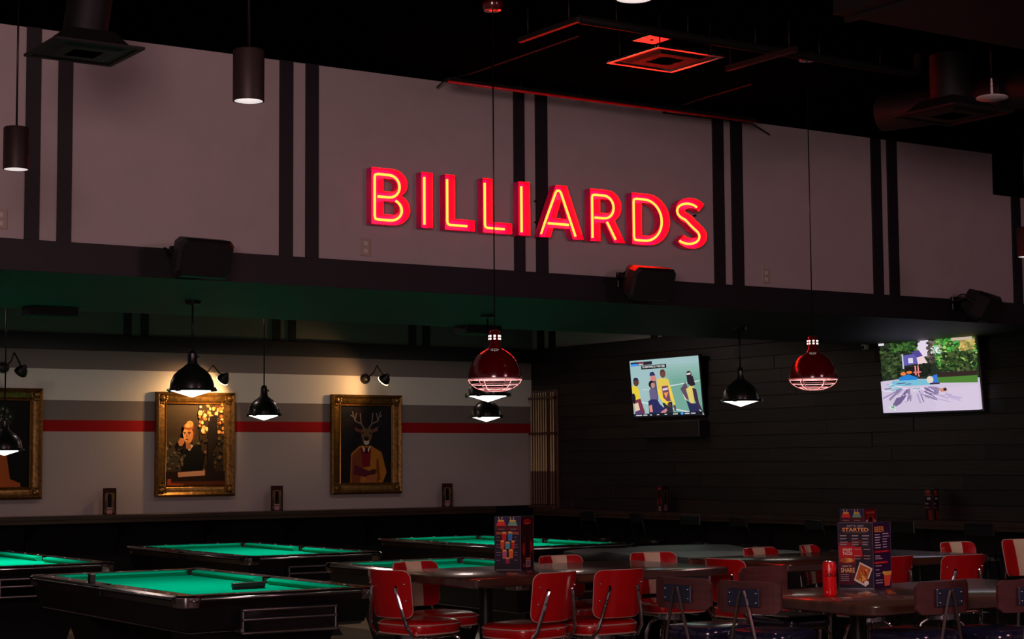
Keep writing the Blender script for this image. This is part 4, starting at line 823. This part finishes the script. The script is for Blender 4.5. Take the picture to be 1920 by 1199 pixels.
s0.rotation_euler = (0, 0, -1.35); q = at(727, 1066, 2, 1.02); s0.location = (q.x+.22*math.sin(1.35), q.y+.22*math.cos(1.35), 0)
place(777, 9.40, math.pi+.12, 'red and cream stool showing its striped front beside the green felt corner')
place(1043, 8.00, .22, 'red vinyl stool turned to the menu tower, its plain red back showing')
place(1050, 9.38, math.pi, 'red and cream stool behind the table, hidden below the cocktail menu tower')
place(1163, 7.98, .0, 'plain red stool back with two chrome posts beside the wooden-backed stool')
place(1224, 9.30, math.pi-.2, 'red and cream stool at the far corner of the cocktail menu table')
place(1358, 8.42, -1.5, 'red vinyl stool end-on at the table between the pool tables and the can', back=.22)
place(1425, 9.32, math.pi+.1, 'striped red and cream stool far side, before the covered table')
place(1517, 9.34, math.pi+.5, 'turned red and cream stool far side, beside the drinks menu tower')
place(1681, 7.96, .1, 'plain red stool back right behind the beer menu panel')
place(1795, 9.00, math.pi-.05, 'red and cream stool just beyond the red one with a chrome post')
place(1808, 7.80, -.12, 'plain red stool back with a chrome post over the glossy table')
place(1915, 9.00, math.pi-.25, 'red and cream stool cut off by the frame under the splash television')
# ------------------------------------------------------------------ wooden stools
def make_wstool(label):
    t = thing('wooden_stool', label, 'stool', group='wooden-backed stools')
    mb = MB(); n = 14; Wd, Hh, zb = .17, .14, .94
    def cs(i, v):
        u = -1+2*i/n; ed = max(abs(u)-.84, 0)/.16; s = 1-.30*ed**2; y = -.19+.035*u*u; z = zb+Hh*(.5+(v-.5)*s); return (u*Wd, y, z)
    fr = []
    for d in (-.007, .007):
        fr.append([(x, y+d, z) for x, y, z in [cs(i, 0) for i in range(n+1)] + [cs(i, 1) for i in range(n, -1, -1)]])
    vs = fr[0]+fr[1]; N = 2*(n+1); fs = []
    for i in range(n): a, b2 = i, i+1; c2, d2 = N-1-i-1, N-1-i; fs += [(a, b2, c2, d2), (N+a, N+d2, N+c2, N+b2)]
    for i in range(N): j = (i+1) % N; fs.append((i, N+i, N+j, j))
    mb.add(vs, fs); bk = mb.build('backrest', 'stool_wood', t, False)
    pl = MB().box(-.085, .085, -.203, -.192, zb+.032, zb+.108, .004).build('back_plate', 'steel_blue', bk, False)
    for sx in (-.07, .07):
        for z in (.05, .09): MB().ball((sx, -.205, zb+z), .006, 8, 5).build('bolt', 'chrome_dull', bk)
    for s in (-1, 1):
        MB().tube([(s*.008, -.208, zb+.10), (s*.02, -.208, zb+.07), (s*.085, -.20, .74), (s*.155, -.225, .01)], .0075, 8).build('rear_leg', 'rod_metal', t)
        MB().tube([(s*.12, .0, .79), (s*.13, .12, .79), (s*.14, .15, .76), (s*.155, .19, .01)], .0075, 8).build('front_leg', 'rod_metal', t)
    def sr(s, z): return [(.16*s*math.copysign(abs(math.cos(a))**.45, math.cos(a)), .17*s*math.copysign(abs(math.sin(a))**.45, math.sin(a))+.005, z) for a in [2*math.pi*i/36 for i in range(36)]]
    MB().loft([sr(.90, .795), sr(.98, .805), sr(1, .825), sr(.985, .845), sr(.93, .858), sr(.6, .864)]).build('seat', 'vinyl_navy', t)
    MB().tube([(-.13, -.21, .30), (-.148, .172, .30), (.148, .172, .30), (.13, -.21, .30)], .006, 6, True).build('foot_rest', 'rod_metal', t)
    return t
w0 = make_wstool('wooden-backed stool right of the last plain red back, at the end of the can table')
def wplace(o, px, py, rz, lab=None, back=.2):
    q = at(px, py, 2, 1.08); dx, dy = -math.sin(rz), math.cos(rz); loc = (q.x+dx*back, q.y+dy*back, 0)
    if lab: dup(o, loc, rz, lab, 'wooden-backed stools')
    else: o.location = loc; o.rotation_euler = (0, 0, rz)
wplace(w0, 1269, 1084, -1.45)
wplace(w0, 1393, 1091, -1.35, 'wooden-backed stool with a bolted plate beside the corner of the can table')
wplace(w0, 1418, 1063, math.pi+.1, 'wooden stool back without plate showing, across the can table')
wplace(w0, 1780, 1090, .05, 'wooden-backed stool standing before the beer menu side of the can table')
wplace(w0, 1934, 1087, .0, 'wooden-backed stool cut off by the frame at the can table')
# black bar stools along the plank-wall ledge
def make_bstool(label):
    t = thing('bar_stool', label, 'stool', group='black bar stools by the plank wall')   # faces +x
    MB().lathe([(.16, .70), (.17, .71), (.17, .735), (.15, .745), (.05, .745)], 20, cap0=True, cap1=True).build('seat', 'black_metal', t)
    for sx in (-1, 1):
        for sy in (-1, 1): MB().tube([(sx*.11, sy*.11, .71), (sx*.19, sy*.19, .0)], .011, 6).build('leg', 'black_metal', t)
    mb = MB(); mb.tube([(-.15, -.12, .72), (-.20, -.15, .90), (-.215, -.13, 1.02), (-.215, .13, 1.02), (-.20, .15, .90), (-.15, .12, .72)], .011, 6); mb.build('back_frame', 'black_metal', t)
    MB().box(-.222, -.205, -.15, .15, .93, 1.04, .006).build('back_slat', 'black_metal', t, False)
    MB().torus((0, 0, .26), .19, .008, 20, 6).build('foot_ring', 'black_metal', t)
    return t
bs = None
BL = ('black metal bar stool at the plank wall ledge next to the cue rack', 'black metal bar stool before the dim menu card under the football television', 'third black metal bar stool along the plank wall ledge from the cue rack', 'fourth black metal bar stool along the plank wall ledge from the cue rack', 'fifth black metal bar stool along the plank wall ledge from the cue rack', 'black metal bar stool before the menu card under the splash television', 'last black metal bar stool of the ledge row, past the splash television menu card')
for k, px in enumerate((1130, 1225, 1320, 1416, 1560, 1724, 1860)):
    v = at(px, 975, 0, XR-.62); lab = BL[k]
    if bs is None: bs = make_bstool(lab); bs.location = (XR-.62, v.y, 0)
    else: dup(bs, (XR-.62, v.y, 0), random.uniform(-.2, .2), lab)
# ------------------------------------------------------------------ loudspeakers on the bulkhead
def make_speaker(label, px, py, yaw, pitch):
    q = at(px, py, 1, YF-.26); t = thing('loudspeaker', label, 'loudspeaker', (q.x, YF-.03, q.z), 0, 'bulkhead loudspeakers')
    M = Matrix.Translation((0, -.24, 0)) @ rot('Z', yaw) @ rot('X', pitch)
    def rr(w, h, y, c): return [(w-c, y, -h), (w, y, -h+c), (w, y, h-c), (w-c, y, h), (-w+c, y, h), (-w, y, h-c), (-w, y, -h+c), (-w+c, y, -h)]
    MB().loft([rr(.17, .105, -.10, .03), rr(.185, .12, -.08, .03), rr(.175, .112, 0, .03), rr(.115, .085, .11, .02)]).xf(M).build('cabinet', 'black_plastic', t, False)
    MB().loft([rr(.165, .10, -.108, .025), rr(.168, .103, -.099, .025)]).xf(M).build('grille', 'speaker_cloth', t, False)
    MB().tube([tuple(M @ Vector((-.16, .0, .0))), tuple(M @ Vector((-.20, .06, .02))), (-.10, -.03, .03), (-.05, 0, .03)], .010, 6).build('bracket', 'black_metal', t)
    MB().tube([tuple(M @ Vector((.05, .10, .05))), (-.02, -.06, .10), (-.05, 0, .06)], .005, 6).build('cable', 'black_metal', t)
    MB().box(-.09, .09, -.03, 0, -.03, .08, .006).build('wall_plate', 'black_metal', t, False)
    MB().tube([tuple(M @ Vector((0, .10, 0))), (0, -.02, .02)], .02, 8).build('mount_arm', 'black_metal', t)
make_speaker('black loudspeaker on the bulkhead over the dome lamp and man portrait', 371, 481, .10, .30)
make_speaker('black loudspeaker on the bulkhead under the lit S of the sign', 1210, 528, .0, .38)
make_speaker('black loudspeaker on the bulkhead above the splash television', 1836, 572, .45, .50)
# wall plates
for px, py, lab in ((685, 464, 'cream wall plate on the bulkhead below the letter B'), (1436, 518, 'cream wall plate on the bulkhead right of the sign'), (1, 411, 'cream wall plate on the bulkhead cut off by the frame')):
    q = at(px, py, 1, YF); t = thing('wall_outlet', lab, 'outlet', (q.x, YF, q.z)); MB().box(-.04, .04, -.008, 0, -.058, .058, .004).build('cover_plate', 'plate_cream', t, False)
    for z in (-.025, .025): MB().box(-.016, .016, -.010, -.004, z-.014, z+.014, .003).build('socket', 'white_plastic', t, False)
# black boxes under the back edge of the soffit
for px0, px1, py, lab in ((45, 135, 588, 'flat black air slot under the soffit above the portrait cut off by the frame'), (858, 925, 616, 'flat black air slot under the soffit above the red cage pendant')):
    a = at(px0, py, 1, YK-.1); b2 = at(px1, py, 1, YK-.1); t = thing('air_slot', lab, 'vent', (0, YK-.1, ZS)); MB().box(a.x, b2.x, -.14, .06, -.065, .0, .006).build('housing', 'black_plastic', t, False)
    for k in range(2): MB().box(a.x+.02, b2.x-.02, -.12+k*.09, -.05+k*.09, -.069, -.064).build('slot', 'pocket_leather', t, False)
# ------------------------------------------------------------------ ceiling services
def diffuser(label, px, py, z, s, dround, mname='duct_black', duct=True):
    q = at(px, py, 2, z); t = thing('air_diffuser', label, 'air vent', (q.x, q.y, z))   # pixel = corner with least x, greatest y
    fr = .026
    for x0, x1, y0, y1 in ((0, s, -fr, 0), (0, s, -s, -s+fr), (0, fr, -s+fr, -fr), (s-fr, s, -s+fr, -fr)): MB().box(x0, x1, y0, y1, 0, .014, .003).build('face_frame', mname, t, False)
    MB().box(fr-.002, s-fr+.002, -s+fr-.002, -fr+.002, .008, .014).build('back_pan', 'duct_black', t, False)
    for i in (.075, .135, .19):
        i = i*s/.5; mb = MB(); mb.loft([[(i, -i, .008), (s-i, -i, .008), (s-i, -s+i, .008), (i, -s+i, .008)], [(i+.03, -i-.03, -.004), (s-i-.03, -i-.03, -.004), (s-i-.03, -s+i+.03, -.004), (i+.03, -s+i+.03, -.004)]], True, True); mb.build('louver', 'duct_black', t, False)
    ph = .10 if duct else .045
    mb = MB(); mb.loft([[(.05, -.05, .012), (s-.05, -.05, .012), (s-.05, -s+.05, .012), (.05, -s+.05, .012)], [(s*.25, -s*.25, ph), (s*.75, -s*.25, ph), (s*.75, -s*.75, ph), (s*.25, -s*.75, ph)]]); mb.build('plenum', 'duct_black', t, False)
    if duct: MB().cyl((s/2, -s/2, .08), (s/2+(.06 if dround else 0), -s/2, ZC-z+.02), s*.24, n=20).build('duct', 'duct_black', t)
    else:
        for x, y in ((.06, -.06), (s-.06, -.06), (.06, -s+.06), (s-.06, -s+.06)): MB().cyl((x, y, .01), (x, y, ZC-z+.005), .004, n=6).build('hanger_rod', 'duct_black', t)
diffuser('square black air diffuser on a round duct above the left strips', 44, 106, 3.70, .47, True)
diffuser('square ceiling air diffuser lit red by the sign', 1136, 119, 3.97, .50, False, 'plate_satin', False)
diffuser('dark air diffuser at the foot of a drop duct beside the white disc', 1668, 222, 3.80, .55, False)
q = at(1222, 75, 2, ZC-.035); t = thing('junction_box', 'small square ceiling plate lit red above the air diffuser', 'junction box', (q.x, q.y, ZC-.035)); MB().box(-.085, .085, -.085, .085, 0, .035, .004).build('box_body', 'plate_satin', t, False); MB().lathe([(.012, -.002), (.012, .004)], 10, cap0=True).build('knockout', 'duct_black', t)
def bar(name, label, cat, pts, r, m='strut_metal', square=False):
    t = thing(name, label, cat, pts[0]); o = Vector(pts[0]); P2 = [Vector(p)-o for p in pts]
    MB().tube(P2, r, 4 if square else 10).build('run', m, t, not square); return t, P2
def hangers(t, P2, fr, r=.004):
    for f in fr:
        p = P2[0].lerp(P2[-1], f); o = Vector(t.location); MB().cyl(p, (p.x, p.y, ZC-o.z), r, n=6).build('hanger_rod', 'strut_metal', t)
a = at(974, 76, 2, 4.02); b2 = at(1086, 37, 2, 4.02); t, P2 = bar('ceiling_strut', 'dark steel strut under the ceiling left of the red-lit plate', 'ceiling strut', [a, (a.x, b2.y, 4.02)], .02, square=True); hangers(t, P2, (.15, .85))
a = at(1086, 36, 2, 4.06); t, P2 = bar('ceiling_pipe', 'long dark pipe running under the ceiling above the diffusers', 'pipe', [a, (8.36, a.y, 4.06), (8.42, a.y, 4.075), (8.44, a.y, 4.12), (8.44, a.y, ZC+.005)], .026, 'duct_black'); hangers(t, P2[:2], (.1, .3, .5, .7, .9))
p_y = a.y
a = at(1363, 129, 2, 4.0); t, P2 = bar('ceiling_strut', 'dark steel strut crossing below the long ceiling pipe', 'ceiling strut', [a, (a.x, a.y-.62, 4.0)], .022, square=True); hangers(t, P2, (.05, .9))
# wire channel atop the bulkhead; its edge colour carries the sign's red light
a = at(825, 160, 1, YF-.05).x; b2 = at(1392, 235, 1, YF-.05).x
t = thing('wire_channel', 'long metal wire channel with red sign glow painted on its edge along the top of the bulkhead', 'wire channel', (a-.1, YF-.30, ZC-.075)); MB().box(0, b2-a, -.02, .03, .004, .03, .004).build('channel', 'duct_black', t, False); MB().tube([(0, -.018, 0), (b2-a, -.018, 0)], .009, 8).build('edge_tube', 'sign_glow_red', t)
for k in range(6): MB().box(.1+k*(b2-a-.2)/5-.01, .1+k*(b2-a-.2)/5+.01, 0, .02, .02, .075).build('clip', 'black_metal', t, False)
a = at(846, 150, 1, YF-.15); tag(MB().tube([(a.x-.06, YF-.06, ZC-.06), (a.x-.02, YF-.12, ZC-.01), (a.x, YF-.4, ZC-.02), (a.x+.01, YF-1.6, ZC-.012)], .006, 6).build('flex_conduit', 'duct_black'), 'thin flexible conduit along the ceiling to the wire channel', 'conduit')
a = at(1242, 190, 1, YF-.12); tag(MB().tube([(a.x, YF-1.1, ZC-.01), (a.x, YF-.5, ZC-.02), (a.x+.02, YF-.10, ZC-.04), (a.x+.3, YF-.07, ZC-.03), (a.x+.9, YF-.06, ZC-.02), (a.x+1.1, YF-.05, ZC-.09)], .006, 6).build('flex_conduit', 'duct_black'), 'thin conduit dropping from the red-lit diffuser to the bulkhead top', 'conduit')
# big ducts near the camera side
a = at(1560, 28, 2, 3.9); t = thing('supply_duct', 'large dark rectangular duct across the ceiling corner', 'duct', (a.x, a.y, 3.9)); MB().box(0, 6.5, -1.9, 0, 0, .27, .01).build('duct_body', 'duct_black', t, False)
for k in range(5): MB().box(.1+k*1.4, .14+k*1.4, -1.92, .02, -.02, .27, .004).build('seam_flange', 'duct_black', t, False)
a = at(1745, 125, 2, 4.0); a = Vector((a.x+1.0, a.y, 4.0)); t = thing('round_duct', 'round dark duct elbow above the drop diffuser', 'duct', (a.x, a.y, 4.0)); MB().tube([(-.2, 1.2, .0), (0, .6, .0), (.05, .2, .02), (.08, -.3, .03), (.08, -.6, .03)], .13, 18).build('duct_body', 'duct_black', t)
for k in range(3): MB().tube([(0-.0, .62-k*.3, .0+.01*k), (0.01, .60-k*.3, .0+.01*k)], .135, 18).build('seam_band', 'duct_black', t)
# white disc antenna on a stem
q = at(1860, 186, 2, 3.72); t = thing('ceiling_antenna', 'white disc hanging on a short stem near the ceiling', 'antenna', (q.x, q.y, 3.72))
MB().lathe([(.0005, -.004), (.085, .0), (.094, .006), (.088, .014), (.02, .018)], 32, cap1=True).build('disc', 'white_plastic', t); MB().lathe([(.008, .015), (.008, .07), (.005, .075), (.007, .08), (.007, .10), (.004, .105), (.006, .11), (.004, .125)], 12, cap1=True).build('stem', 'white_plastic', t); MB().cyl((0, 0, .12), (0, 0, ZC-3.72), .004, n=6).build('hanger_rod', 'black_metal', t)
